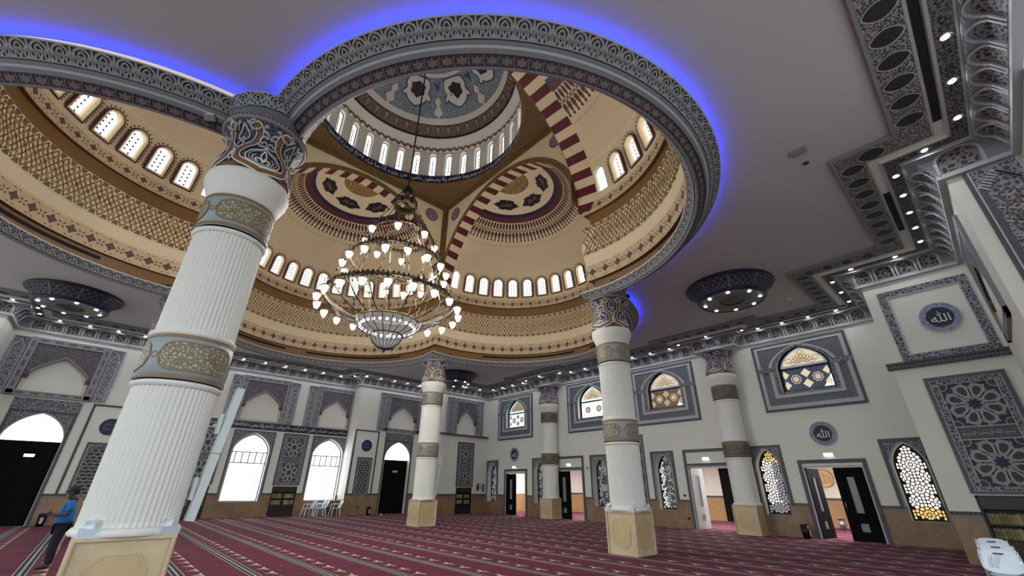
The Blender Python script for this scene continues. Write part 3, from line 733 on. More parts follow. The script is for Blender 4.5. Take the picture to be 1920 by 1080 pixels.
def ringblock():
    mb = MB(); prof = [(.70, 7.96), (.74, 7.98), (.74, 8.07), (.78, 8.11), (.78, 8.18), (.765, 8.22), (.86, 8.46), (.87, 8.49), (.7, 8.49)]
    for i, m in enumerate(('ring_grey', 'ring_grey', 'ring_grey', 'ring_grey', 'black_line', 'frieze_ground', 'grey_light', 'grey_light')): mb.lathe(prof[i:i + 2], 30, m, a0=-1.45, a1=1.45)
    S = lambda a, z, d: V(((.77 + .095 * z / .25 + d) * cos(a / .8), (.77 + .095 * z / .25 + d) * sin(a / .8), 8.222 + z))
    for i in range(-4, 4): leafmotif(mb, S, .29 * (i + .5), .29, .24, 0, 'frieze_grey', .01, .030)
    return mb.build('capital_block')
ring = empty('trim_2', (0, 0, 8)); tag(ring, kind='structure')
rb = ringblock()
for i, (sx, sy) in enumerate(((-1, -1), (1, -1), (1, 1), (-1, 1))):
    if i: rb = rb.copy(); COL.objects.link(rb)
    rb.parent = ring; rb.location = (sx * 5.72, sy * 5.72, -8); rb.rotation_euler = (0, 0, atan2(sy, sx))
for k in range(4):
    for ob in ringpart(k): ob.parent = ring; ob.location = (0, 0, -8)
# ================================================================== TIERS INSIDE THE OPENING
def frieze(mb, S, Lh, z0, z1, n):
    w = 2 * Lh / n; H = z1 - z0; zc = (z0 + z1) / 2
    for j in range(n):
        c = -Lh + (j + .5) * w
        for q, m, d in ((1, 'mauve', .006),):
            P = []
            for t in range(16):
                r = (.30 if t % 4 == 0 else (.20 if t % 2 else .17)) * H * 1.02; th = 2 * pi * t / 16; P.append((c + r * cos(th), zc + r * sin(th)))
            mb.fill(S, P, m, d); mb.fill(S, [(c + .09 * H * cos(a * pi / 4), zc + .09 * H * sin(a * pi / 4)) for a in range(8)], 'brown_line', d + .002)
        e = c + w / 2
        for th in (.79, 2.36, 3.93, 5.5): mb.fill(S, xf([(.02, 0), (.09, .03), (.15, 0), (.09, -.03)], e, zc, 1, 1, th), 'brown_line', .006)
        for sg in (-1, 1):
            for x in (c - .08, c + .08): mb.fill(S, [(x - .06, zc + sg * .44 * H), (x + .06, zc + sg * .44 * H), (x, zc + sg * .37 * H)], 'brown_line', .006)
def tiers(k):
    mb = MB()
    prof = [(5.56, 8.2, None), (5.52, 8.82, 'brown_band'), (5.36, 8.80, 'brown_line'), (5.33, 8.80, 'cream'), (5.33, 9.40, 'frieze_cream'), (5.31, 9.43, 'cream_light'), (5.34, 9.47, 'cream_light'), (5.30, 9.86, 'cream_light'), (5.32, 9.90, 'cream_light')]
    cv = [(5.34 - .06 * sin(2 * pi * t / 12 * 1.0) - .02 * t / 12, 9.90 + 1.30 * t / 12, 'cream_light') for t in range(13)]
    top = [(5.36, 11.22, 'cream'), (5.53, 11.24, 'brown_band'), (5.52, 11.82, 'brown_band'), (5.36, 11.80, 'brown_line'), (5.33, 11.80, 'cream'), (5.37, 12.30, 'frieze_cream'), (5.36, 12.35, 'cream'), (5.44, 12.36, 'cream')]
    P = prof + cv + top
    for (r0, z0, _), (r1, z1, m) in zip(P[:-1], P[1:]):
        mb.grid(lambda u, v: lobe(k, r0 + (r1 - r0) * v, (2 * u - 1) * phimax(r0 + (r1 - r0) * v), z0 + (z1 - z0) * v), 80, 1, m)
    Lh = phimax(5.33) * 5.33
    S = lambda a, z, d: lobe(k, 5.33 - d, a / 5.33, z); frieze(mb, S, Lh, 8.82, 9.40, 32)
    S2 = lambda a, z, d: lobe(k, 5.33 + .04 * (z - 11.8) / .5 - d, a / 5.33, z); frieze(mb, S2, Lh, 11.82, 12.30, 32)
    def S3(a, v, d): return lobe(k, 5.34 - .06 * sin(2 * pi * v) - .02 * v - d, a / 5.33, 9.90 + 1.30 * v)
    n = 52; w = 2 * Lh / n
    for j in range(n):
        c = -Lh + (j + .5) * w
        for sg in (-1, 1):
            mb.stroke(S3, [(c + sg * w * (t / 8 - .5) * 2.0, .03 + .94 * t / 8) for t in range(9) if abs(c + sg * w * (t / 8 - .5) * 2.0) < Lh], .05, 'tan_net', .02) if abs(c) < Lh - w else None
            mb.stroke(S3, [(c + sg * w * (.5 - abs(t - 4) / 4), .04 + .92 * t / 8) for t in range(9)], .035, 'brown_line', .012)
        for z, q in ((.02, 1), (.98, -1)): mb.add([S3(c - w * .3, z, .025), S3(c + w * .3, z, .025), S3(c, z + q * .12, .025)], [[0, 1, 2]], 'brown_line')
        mb.add([S3(c + x, .5 + y, .025) for x, y in ((-.05, 0), (0, .05), (.05, 0), (0, -.05))], [[0, 1, 2, 3]], 'brown_line')
    # black slots in the brown cove
    for a0, a1 in ((-1.12, -.1), (.1, 1.12)):
        mb.grid(lambda u, v: lobe(k, 5.50, a0 + (a1 - a0) * u, 8.60 + .11 * v), 20, 1, 'slot_black')
    return mb.build('tier_mouldings')
tr = empty('trim_3', (0, 0, 9)); tag(tr, kind='structure')
for k in range(4): ob = tiers(k); ob.parent = tr; ob.location = (0, 0, -9)
# ================================================================== ARCHES, SPANDRELS, HALF DOMES
SQ, AR, AZ, HZ, HR = 5.2, 5.2, 11.95, 11.9, 5.42
ZT = 17.95
def dens(C, m=.12):
    out = []
    for a, b in zip(C, C[1:] + C[:1]):
        n = max(1, int(hypot(b[0] - a[0], b[1] - a[1]) / m))
        for i in range(n): out.append((a[0] + (b[0] - a[0]) * i / n, a[1] + (b[1] - a[1]) * i / n))
    return out
def half_dome(k):
    root = empty('half_dome', (0, 0, 0)); tag(root, kind='structure')
    def put(mb, n): ob = mb.build(n); ob.parent = root
    R3 = Matrix.Rotation(k * pi / 2, 3, 'Z')
    L = lambda x, y, z: R3 @ V((x, y, z))
    # soffit voussoirs
    mb = MB(); N = 43
    for i in range(N):
        m = 'voussoir_red' if i % 2 == 0 else 'cream_light'
        def f(u, v):
            th = pi * (i + u) / N; r = AR + (HR - AR) * v; zc = AZ + (HZ - AZ) * v
            return L(SQ + (D_L - SQ) * v, r * cos(th), zc + r * sin(th))
        mb.grid(f, 3, 2, m)
    put(mb, 'arch_voussoirs')
    # spandrel wall facing the middle
    mb = MB(); n = 80
    for i in range(n):
        t0, t1 = pi * i / n, pi * (i + 1) / n
        a, b = [(AR * cos(t), AZ + AR * sin(t)) for t in (t0, t1)]
        mb.add([L(SQ, a[0], a[1]), L(SQ, b[0], b[1]), L(SQ, b[0], ZT), L(SQ, a[0], ZT)], [[0, 1, 2, 3]], 'cream_light')
        q = [(max(-5.19, min(5.19, r * cos(t))), AZ + r * sin(t)) for t, r in ((t0, 5.2), (t1, 5.2), (t1, 5.47), (t0, 5.47))]
        mb.add([L(SQ - .03, *p) for p in q], [[0, 1, 2, 3]], 'gold_net')
        mb.add([L(SQ - .03, *q[0]), L(SQ - .03, *q[1]), L(SQ, *q[1]), L(SQ, *q[0])], [[0, 1, 2, 3]], 'gold_net')
    for sg in (-1, 1):
        mb.poly([L(SQ - .035, sg * 4.93, 12.6), L(SQ - .035, sg * 5.2, 12.2), L(SQ - .035, sg * 5.2, ZT), L(SQ - .035, sg * 4.93, ZT)], 'gold_net')
        mb.poly([L(SQ - .05, sg * 4.95, 12.4), L(SQ - .05, sg * 4.91, 12.4), L(SQ - .05, sg * 4.91, 17.5), L(SQ - .05, sg * 4.95, 17.5)], 'brown_line')
    mb.poly([L(SQ - .04, -5.2, 17.52), L(SQ - .04, 5.2, 17.52), L(SQ - .04, 5.2, ZT), L(SQ - .04, -5.2, ZT)], 'gold_net')
    put(mb, 'spandrel')
    # shell with window openings: cells of the lower zone then the sphere
    mb = MB(); NW = 17; st = radians(10.2); z0, z1 = 12.36, 14.0
    def sph(phi, z, d=0):
        r = sqrt(max(0, HR ** 2 - (z - HZ) ** 2)); q = (HR - d) / HR
        return L(D_L + r * q * cos(phi), r * q * sin(phi), HZ + (z - HZ) * q)
    for i in range(-9, 9):
        ph = radians(5.1) + i * st
        C = dens(arch(0, .25, 12.62, 13.42, 13.66, 6, .02)); kk = len(C)
        rc = []
        for x, z in C:
            dx, dz = x, z - 13.1; s_ = min(st * HR / 2 / abs(dx) if abs(dx) > 1e-6 else 9e9, ((z1 - 13.1) / dz if dz > 0 else ((z0 - 13.1) / dz if dz < 0 else 9e9))); rc.append((dx * s_, 13.1 + dz * s_))
        for j in range(kk):
            a, b = C[j], C[(j + 1) % kk]; c, d_ = rc[(j + 1) % kk], rc[j]
            corner = None
            P = [a, b, c, d_]
            if abs(c[0] - d_[0]) > 1e-4 and abs(c[1] - d_[1]) > 1e-4:
                cx = st * HR / 2 * (1 if c[0] + d_[0] > 0 else -1); cz = z1 if c[1] + d_[1] > 26.2 else z0; P = [a, b, c, (cx, cz), d_]
            ok = [max(-pi / 2, min(pi / 2, ph + x / HR)) for x, z in P]
            mb.add([sph(o_, z) for o_, (x, z) in zip(ok, P)], [list(range(len(P)))], 'cream', False)
            if abs(i + .5) < 8.6: mb.add([sph(ph + a[0] / HR, a[1]), sph(ph + b[0] / HR, b[1]), sph(ph + b[0] / HR, b[1], -.22), sph(ph + a[0] / HR, a[1], -.22)], [[0, 1, 2, 3]], 'cream_light')
    al0 = acos((z1 - HZ) / HR)
    P2 = lambda az, al, d=0: L(D_L + (HR - d) * sin(al) * cos(az), (HR - d) * sin(al) * sin(az), HZ + (HR - d) * cos(al))
    zones = [(0, 9.8, 'tan_net'), (9.8, 10.4, 'brown_line'), (10.4, 26.2, 'cream_light'), (26.2, 28.6, 'navy'), (28.6, 32.2, 'red_speckle'), (32.2, 45.6, 'cream_light'), (45.6, degrees_(al0), 'cream')]
    for a, b, m in zones:
        if b > a: mb.grid(lambda u, v: P2((u - .5) * pi, radians(a + (b - a) * v)), 48, max(2, int((b - a) / 3)), m)
    SP = lambda az, al, d: P2(radians(az), radians(al), d)
    # painted fringe
    n = 50
    for i in range(n):
        c = -90 + 180 * (i + .5) / n; w = 180 / n
        E = lambda P: [(c + x * w, y) for x, y in P]
        mb.fill(SP, E([(0, 32.2), (.36, 33.4), (.34, 35.6), (.12, 37.2), (-.12, 37.2), (-.34, 35.6), (-.36, 33.4)]), 'fringe_red', .012)
        zz = E([(-.5, 38.2), (-.3, 36.8), (0, 39.2), (.3, 36.8), (.5, 38.2)]); mb.add([SP(x, y + e, .012) for x, y in zz for e in (0, 1.1)], [[2 * q, 2 * q + 2, 2 * q + 3, 2 * q + 1] for q in range(4)], 'brown_dark')
        mb.fill(SP, E([(0, 38.7), (.4, 40.0), (.34, 41.2), (0, 42.0), (-.34, 41.2), (-.4, 40.0)]), 'fringe_red', .012)
        for sg in (-1, 1): mb.add([SP(c + sg * w * x, y, .012) for x, y in ((.22, 41.2), (.42, 41.2), (.12, 44.0), (.0, 44.0))], [[0, 1, 2, 3]], 'brown_dark')
        mb.add([SP(c + w * x, y, .012) for x, y in ((-.09, 41.8), (.09, 41.8), (.09, 44), (-.09, 44))], [[0, 1, 2, 3]], 'brown_dark')
        mb.fill(SP, E([(0, 43.7), (.3, 44.7), (0, 45.7), (-.3, 44.7)]), 'fringe_red', .012)
    mb.add([SP(-90 + 180 * i / 60, 48.3 + e, .01) for i in range(61) for e in (0, .15)], [[2 * i, 2 * i + 2, 2 * i + 3, 2 * i + 1] for i in range(60)], 'brown_line')
    # scales on the crown fan
    for r in (3, 5, 7.2):
        m_ = 9
        for i in range(m_):
            c = -90 + 180 * (i + .5) / m_
            mb.add([SP(c + x * 20, r + y, .012) for x, y in ((-.5, 1.6), (0, 0), (.5, 1.6), (.42, 1.9), (0, .45), (-.42, 1.9))], [[0, 1, 4, 5], [1, 2, 3, 4]], 'brown_line')
    # cartouches with lettering
    for az, t in ((-54, 'القدوس'), (2, 'السلام'), (57, 'المؤمن')):
        P = []
        for i in range(40):
            th = 2 * pi * i / 40; r = 1 + .1 * cos(6 * th) + .06 * cos(14 * th); P.append((.62 * r * cos(th) * (1 + .12 * cos(2 * th)), .36 * r * sin(th)))
        e1 = V((-sin(radians(az)), cos(radians(az)), 0)); al = radians(18.9)
        C = V((sin(al) * cos(radians(az)), sin(al) * sin(radians(az)), cos(al))); e2 = e1.cross(C)
        if e2.z < 0: e2 = -e2
        def SC_(x, y, d): q = (C * HR + e1 * x + e2 * y).normalized() * (HR - d); return R3 @ (q + V((D_L, 0, HZ)))
        cen = SC_(0, 0, .014); mb.add([SC_(x, y, .014) for x, y in P] + [cen], [[i, (i + 1) % 40, 40] for i in range(40)], 'navy_dark')
        letters(mb, lambda x, y, d: SC_(-x, y, d), t, 0, 0, .62, .26, 'gold_paint', .03)
    put(mb, 'shell')
    return root
def degrees_(r): return r * 180 / pi
for k in range(4): half_dome(k)
# windows in the half domes
def arch_window(name, hw, z0, spring, apex, pattern, glow):
    """built facing -x at the origin; the pane sits .2 behind the wall face"""
    S = lambda a, z, d=0: V((-d, a, z))
    o = empty(name); tag(o, kind='structure')
    f = MB(); A = arch(0, hw + .11, z0 - .1, spring, apex + .11, 8, .02); B = arch(0, hw + .05, z0 - .05, spring, apex + .05, 8, .02); C = arch(0, hw, z0, spring, apex, 8, .02)
    return o, S, f, A, B, C
def tiny_windows():
    S = lambda a, z, d=0: V((-d, a, z))
    f = MB(); A = arch(0, .36, -.11, .8, 1.17, 8, .02); B = arch(0, .30, -.06, .8, 1.11, 8, .02); C = arch(0, .25, 0, .8, 1.04, 8, .02)
    f.prism(S, A, -.02, .05, 'fringe_red', (B,)); f.prism(S, B, -.02, .07, 'cream_light', (C,))
    for i in range(26):
        t = i / 25; x, z = (.4, t * 3 * .85) if t < .333 else ((.4 * cos((t - .333) * 3 * pi), .85 + .38 * sin((t - .333) * 3 * pi)) if t < .667 else (-.4, .85 - (t - .667) * 2.55)); f.fill(S, circ(x, z, .035, 6), 'fringe_red', .045)
    f2 = f.build('frame')
    p = MB(); p.fill(S, C, 'dome_day', -.18)
    for r in range(5):
        for c in (-1, 1): x, z = c * .085, .14 + r * .17 + (.085 if c > 0 else 0); p.fill(S, [(x - .042, z), (x, z + .055), (x + .042, z), (x, z - .055)], 'pane_ink', -.175)
    return f2, p.build('pane')
fr, pa = tiny_windows(); fr.parent = None
first = True
for k in range(4):
    for i in range(-8, 8):
        ph = radians(5.1 + 10.2 * i) + k * pi / 2
        if first: a, b = fr, pa; first = False
        else: a, b = fr.copy(), pa.copy(); COL.objects.link(a); COL.objects.link(b)
        r = sqrt(HR ** 2 - (13.1 - HZ) ** 2); c = Matrix.Rotation(k * pi / 2, 3, 'Z') @ V((D_L, 0, 0))
        o = empty(wname(), (c.x + r * cos(ph), c.y + r * sin(ph), 12.62), ph); tag(o, kind='structure')
        for q in (a, b): q.parent = o
        tl = .215
        for q in (a, b): q.rotation_euler = (0, -tl, 0); q.location = (.085, 0, 0)
# ================================================================== CENTRAL DOME
dm = empty('dome', (0, 0, 18)); tag(dm, kind='structure')
def dput(mb, n): ob = mb.build(n); ob.parent = dm; ob.location = (0, 0, -18)
mb = MB(); n = 24
for k in range(4):   # corner soffits
    R3 = Matrix.Rotation(k * pi / 2, 3, 'Z')
    for i in range(n):
        t0, t1 = pi / 2 * i / n, pi / 2 * (i + 1) / n
        sq = lambda t: V((SQ * min(1, 1 / tan(t)) if t > 1e-6 else SQ, SQ * min(1, tan(t)) if t < pi / 2 - 1e-6 else SQ, ZT))
        q = [R3 @ V((5.0 * cos(t0), 5.0 * sin(t0), ZT)), R3 @ V((5.0 * cos(t1), 5.0 * sin(t1), ZT)), R3 @ sq(t1), R3 @ sq(t0)]
        mb.poly(q, 'dot_brown')
        a, b = [V((4.98 * cos(t), 4.98 * sin(t), ZT - .02)) for t in (t0, t1)]; c, d = [V((5.3 * cos(t), 5.3 * sin(t), ZT - .02)) for t in (t0, t1)]
        lim = lambda p: V((min(p.x, SQ - .01), min(p.y, SQ - .01), p.z))
        mb.poly([R3 @ a, R3 @ b, R3 @ lim(d), R3 @ lim(c)], 'gold_net')
    for sx in (0, 1):
        pts = [(SQ, SQ), (SQ, 1.2), (SQ - .25, 1.2), (SQ - .25, SQ - .25)]; pts = [(y, x) if sx else (x, y) for x, y in pts]
        pts = [(x, y) for x, y in pts]
        mb.poly([R3 @ V((x, y, ZT - .015)) for x, y in [(SQ, SQ), (SQ, 2.2), (SQ - .26, 2.2), (SQ - .26, SQ - .26)]] if not sx else [R3 @ V((x, y, ZT - .015)) for x, y in [(SQ, SQ), (2.2, SQ), (2.2, SQ - .26), (SQ - .26, SQ - .26)]], 'gold_net')
dput(mb, 'corner_soffit')
mb = MB()
mb.lathe([(4.98, ZT - .02), (5.02, ZT), (5.12, 18.52), (5.06, 18.55)], 96, 'navy')
CAL = 'الله لا إله إلا هو الحي القيوم لا تأخذه سنة ولا نوم له ما في السموات وما في الأرض من ذا الذي يشفع عنده إلا بإذنه يعلم ما بين أيديهم وما خلفهم ولا يحيطون بشيء من علمه إلا بما شاء وسع كرسيه السموات والأرض ولا يؤوده حفظهما وهو العلي العظيم'
WS = CAL.split(' ')
def cyl(R, a, z, d): return V(((R - d) * cos(a), (R - d) * sin(a), z))
# words run right to left, read from inside
ws = [text2d(w)[2] for w in WS]; hs = [text2d(w)[3] for w in WS]; tot = sum(ws) + .32 * len(ws); sc = 2 * pi / tot
ang = radians(-38)
iw = WS.index('ولا', 30); ang = 0; acc = [0]
for w in ws: acc.append(acc[-1] + (w + .32) * sc)
ang0 = radians(45) - acc[WS.index('يحيطون')]
for j, w in enumerate(WS):
    c = ang0 + acc[j] + ws[j] * sc / 2
    S = lambda a, z, d, c=c: cyl(5.07, c - a / 5.05, z, d + .02)
    hh = min(.42, hs[j] * .42); letters(mb, S, w, 0, 18.25, ws[j] * sc * 5.05, hh, 'script_white')
dput(mb, 'verse_band')
# drum with window cells
mb = MB(); ND = 34; st = 2 * pi / ND; RD = 5.24; z0, z1 = 18.55, 20.6
mb.lathe([(5.06, 18.55), (RD, 18.56)], 96, 'drum_white')
D0 = radians(-15.1)
def old2new(a): return pi / 2 - a   # measured azimuths ran the other way round
for i in range(ND):
    ph = old2new(D0 + i * st)
    C = dens(arch(0, .2, 18.68, 20.2, 20.42, 6, .02)); rc = []
    for x, z in C:
        dx, dz = x, z - 19.5; s_ = min(st * RD / 2 / abs(dx) if abs(dx) > 1e-6 else 9e9, ((z1 - 19.5) / dz if dz > 0 else (z0 - 19.5) / dz)); rc.append((dx * s_, 19.5 + dz * s_))
    kk = len(C); S = lambda a, z, d=0, ph=ph: cyl(RD, ph + a / RD, z, d)
    for j in range(kk):
        a, b, c, d_ = C[j], C[(j + 1) % kk], rc[(j + 1) % kk], rc[j]; P = [a, b, c, d_]
        if abs(c[0] - d_[0]) > 1e-4 and abs(c[1] - d_[1]) > 1e-4: P = [a, b, c, (st * RD / 2 * (1 if c[0] + d_[0] > 0 else -1), z1 if c[1] + d_[1] > 39 else z0), d_]
        mb.add([S(*p) for p in P], [list(range(len(P)))], 'drum_white', False)
        mb.add([S(*a), S(*b), S(*b, -.3), S(*a, -.3)], [[0, 1, 2, 3]], 'drum_white')
    O = arch(0, .27, 18.62, 20.2, 20.5, 6, .02); mb.prism(S, O, 0, .03, 'plaster', (C,))
dput(mb, 'drum')
mb = MB()
mb.lathes([(RD, 20.6), (5.18, 20.62), (5.16, 20.9), (5.06, 20.95), (5.0, 21.05), (4.86, 21.12), (4.80, 21.2), (4.72, 21.25)], 96, 'drum_white')
nz = 80
for i in range(nz):
    a0, a1, a2 = [2 * pi * (i + t) / nz for t in (0, .5, 1)]
    S = lambda a, z, d: cyl(5.19, a / 5.19, z, d)
    for q in (0, .12): mb.stroke(S, [(a0 * 5.19, 20.55 + q), (a1 * 5.19, 20.8 + q), (a2 * 5.19, 20.55 + q)], .085, 'brown_line' if q else 'brown_band', .03)
def DP(x, y, d):
    r = hypot(x, y); z = 18.9 + sqrt(max(.01, 5.25 ** 2 - r * r)); q = 1 - d / 5.25
    return V((x * q, y * q, 18.9 + (z - 18.9) * q))
DS = lambda r: 18.9 + sqrt(max(0, 5.25 ** 2 - r * r))
def ringz(r0, r1, m, n=2): mb.grid(lambda u, v: ((r0 + (r1 - r0) * v) * cos(2 * pi * u), (r0 + (r1 - r0) * v) * sin(2 * pi * u), DS(r0 + (r1 - r0) * v)), 96, n, m, cu=True)
ringz(4.72, 4.66, 'black_line'); ringz(4.66, 4.34, 'dome_rose', 3); ringz(4.34, 4.3, 'brown_line'); ringz(4.3, 4.08, 'drum_white'); ringz(4.08, 2.3, 'dome_blue', 10); ringz(2.3, 2.12, 'drum_white'); ringz(2.12, 1.85, 'grey_trim'); ringz(1.85, .03, 'navy_dark', 6)
for i in range(28):
    th = 2 * pi * i / 28; mb.fill(lambda x, y, d: DP(x, y, d), [(1.55 * cos(th) + .12 * cos(t), 1.55 * sin(th) + .12 * sin(t)) for t in [2 * pi * j / 8 for j in range(8)]], 'grey_trim', .03)
for i in range(44):   # lotus buds in the rose ring
    th = 2 * pi * i / 44; P = spline([(0, -.15), (.13, -.1), (.1, .04), (0, .17), (-.1, .04), (-.13, -.1)], 2, True)
    L = xf(P, 0, 0, 1, 1, th - pi / 2); L = [(x + 4.5 * cos(th), y + 4.5 * sin(th)) for x, y in L]
    mb.fill(DP, L, 'grey_trim', .02); mb.stroke(DP, L, .03, 'black_line', .028, True)
for i in range(8):    # white cartouche frames around dark medallions
    th = radians(48.5 + 22.5 + 45 * i)
    rr = lambda r: 2.36 + .637 * (r - 1.15)
    T = lambda P: [(rr(r) * cos(th + a * .7), rr(r) * sin(th + a * .7)) for a, r in P]
    Wh = spline([(0, 1.15), (.30, 1.3), (.36, 1.9), (.30, 2.3), (.37, 2.62), (.33, 2.9), (.27, 2.75), (.22, 2.95), (.12, 3.15), (0, 3.3), (-.12, 3.15), (-.22, 2.95), (-.27, 2.75), (-.33, 2.9), (-.37, 2.62), (-.30, 2.3), (-.36, 1.9), (-.30, 1.3)], 3, True)
    mb.fill(DP, T(Wh), 'drum_white', .05); mb.stroke(DP, T(Wh), .07, 'dome_ink', .055, True)
    Dk = []
    for j in range(36):
        t = 2 * pi * j / 36; r = 1 + .1 * cos(6 * t); q = 2.98 + .36 * r * cos(t); Dk.append((q * cos(th + .42 * r * sin(t) / q), q * sin(th + .42 * r * sin(t) / q)))
    mb.fill(DP, Dk, 'navy_dark', .11)
    c2 = th + pi / 8; T2 = lambda P: [((r * .85 + .85) * cos(c2 + a), (r * .85 + .85) * sin(c2 + a)) for a, r in P]
    mb.fill(DP, T2(spline([(0, 2.75), (.03, 2.9), (.05, 3.05), (.02, 3.2), (.03, 3.3), (.07, 3.55), (.02, 3.72), (0, 3.85), (-.02, 3.72), (-.07, 3.55), (-.03, 3.3), (-.02, 3.2), (-.05, 3.05), (-.03, 2.9)], 3, True)), 'drum_white', .05)
    sp_ = [(2.5 * cos(c2 - .09), 2.5 * sin(c2 - .09)), (2.66 * cos(c2), 2.66 * sin(c2)), (2.5 * cos(c2 + .09), 2.5 * sin(c2 + .09)), (3.0 * cos(c2), 3.0 * sin(c2))]; mb.fill(DP, sp_, 'dome_ink', .06)
dput(mb, 'dome_shell')
# drum windows
def drum_window():
    S = lambda a, z, d=0: V((-d, a, z)); C = arch(0, .2, 0, 1.52, 1.74, 6, .02); I = arch(0, .17, .03, 1.52, 1.70, 6, .02)
    f = MB(); f.prism(S, C, -.2, -.15, 'mullion', (I,)); f = f.build('frame')
    p = MB(); p.fill(S, I, 'dome_day', -.18)
    for z, r in ((1.5, .05), (1.25, .07), (.95, .055), (.7, .07), (.45, .05)):
        p.stroke(S, [(-r, z), (0, z + r * 1.7), (r, z), (0, z - r * 1.7)], .03, 'pane_ink', -.175, True)
    p.fill(S, [(-.02, .3), (.02, .3), (.02, 1.4), (-.02, 1.4)], 'pane_ink', -.176); p.stroke(S, spline([(-.07, .14), (0, .3), (.07, .14)], 3), .03, 'pane_ink', -.175, True)
    return f, p.build('pane')
fr, pa = drum_window(); first = True
for i in range(ND):
    ph = old2new(D0 + i * st)
    if first: a, b = fr, pa; first = False
    else: a, b = fr.copy(), pa.copy(); COL.objects.link(a); COL.objects.link(b)
    o = empty(wname(), (RD * cos(ph), RD * sin(ph), 18.68), ph); tag(o, kind='structure')
    for q in (a, b): q.parent = o
# ================================================================== COLUMNS
def capital_mesh():
    mb = MB()
    prof = [(6.74, .60), (6.8, .63), (6.92, .645), (7.08, .63), (7.24, .585), (7.4, .535), (7.56, .515), (7.7, .53), (7.8, .575), (7.88, .645), (7.93, .69)]
    mb.lathes([(r, z) for z, r in prof], 64, 'capital_ground')
    mb.lathes([(.69, 7.93), (.72, 7.93), (.745, 7.96), (.745, 8.03), (.70, 8.06), (.2, 8.06)], 64, 'grey_trim')
    for i in range(64):
        a = 2 * pi * i / 64; mb.box((.745 * cos(a), .745 * sin(a), 7.995), (.02, .03, .04), 'brown_line', a)
    def rz(z):
        z = max(6.74, min(7.93, z))
        for (z0, r0), (z1, r1) in zip(prof[:-1], prof[1:]):
            if z <= z1: return r0 + (r1 - r0) * (z - z0) / (z1 - z0)
        return prof[-1][1]
    for k in range(4):
        S = lambda a, z, d, k=k: V(((rz(z) + d) * cos(k * pi / 2 + a), (rz(z) + d) * sin(k * pi / 2 + a), z))
        ss = lambda P, n=4: spline(P, n)
        for sg in (-1, 1):
            m = lambda P: [(sg * x, z) for x, z in P]
            B = ss(m([(.52, 7.80), (.40, 7.84), (.32, 7.74), (.33, 7.58), (.40, 7.45), (.58, 7.30), (.68, 7.10), (.60, 6.94), (.35, 6.86), (.0, 6.80)]))
            mb.stroke(S, B, .10, 'brown_band', .018); 
            for o in (-.055, .055):
                q = []
                for i, p in enumerate(B):
                    a, b = B[max(i - 1, 0)], B[min(i + 1, len(B) - 1)]; tx, tz = (b[0] - a[0]) * .58, b[1] - a[1]; L = hypot(tx, tz) or 1
                    q.append((p[0] - tz / L * o / .58, p[1] + tx / L * o))
                mb.stroke(S, q, .026, 'script_white', .024)
            O = ss(m([(0, 7.42), (.10, 7.32), (.34, 7.22), (.44, 7.06), (.34, 6.94), (0, 6.88)]))
            mb.stroke(S, O, .03, 'script_white', .024)
            mb.stroke(S, [(x * .82, 7.1 + (z - 7.1) * .82) for x, z in O], .014, 'plaster', .026)
            # fleur
            mb.stroke(S, ss(m([(.0, 6.96), (.06, 7.03), (.17, 7.03), (.16, 6.97), (.11, 6.98)])), .034, 'script_white', .028)
            mb.stroke(S, ss(m([(0, 7.0), (.07, 7.12), (.0, 7.3)])), .034, 'script_white', .028)
            mb.stroke(S, ss(m([(.2, 7.12), (.27, 7.05), (.22, 6.98)])), .02, 'script_white', .028)
            # arabesque over the ogee
            mb.stroke(S, ss(m([(0, 7.5), (.1, 7.56), (.2, 7.5), (.25, 7.6), (.16, 7.68), (.05, 7.64)])), .048, 'grey_light', .02)
            mb.stroke(S, ss(m([(.02, 7.66), (.1, 7.76), (.22, 7.78), (.2, 7.86), (.12, 7.85)])), .048, 'grey_light', .02)
            mb.stroke(S, ss(m([(0, 7.45), (.16, 7.42), (.3, 7.46)])), .048, 'grey_light', .02)
            # arabesque on the diagonals
            mb.stroke(S, ss(m([(.785, 7.85), (.68, 7.74), (.6, 7.62), (.7, 7.52), (.785, 7.6)])), .048, 'grey_light', .02)
            mb.stroke(S, ss(m([(.785, 7.5), (.7, 7.42), (.72, 7.32), (.785, 7.27)])), .048, 'grey_light', .02)
            mb.stroke(S, ss(m([(.785, 7.2), (.74, 7.1), (.72, 6.98), (.785, 6.9)])), .05, 'grey_light', .02)
            mb.stroke(S, ss(m([(.56, 7.74), (.6, 7.84), (.7, 7.88)])), .048, 'grey_light', .02)
            # volute
            c, zc = sg * .47, 7.82; pts = []
            for i in range(18):
                t = i / 17 * 1.7 * pi; r = .10 * (1 - i / 26)
                p = S(c + sg * r * cos(t + pi) / .6, zc + r * sin(t + pi), .05 + .012 * i / 3); pts.append(p)
            mb.tube(pts, .02, 6, 'grey_light')
        mb.fill(S, [(sg_x, z) for sg_x, z in ([(0, 7.42), (.10, 7.32), (.34, 7.22), (.44, 7.06), (.34, 6.94), (0, 6.88), (-.34, 6.94), (-.44, 7.06), (-.34, 7.22), (-.1, 7.32)])], 'fringe_red', .012)
        mb.fill(S, [(0, 7.56), (.05, 7.61), (0, 7.66), (-.05, 7.61)], 'voussoir_red', .02)
    mb.v = [(x, y, z if z < 6.74 else 6.74 + (z - 6.74) * .932) for x, y, z in mb.v]
    return mb
def scallop(mb):
    S = lambda a, z, d: V(((.63 + d) * cos(a), (.63 + d) * sin(a), z))
    mb.stroke(S, [(2 * pi * i / 96, 6.79 + .035 * abs(sin(2 * pi * i / 96 * 4))) for i in range(97)], .05, 'brown_band', .015)
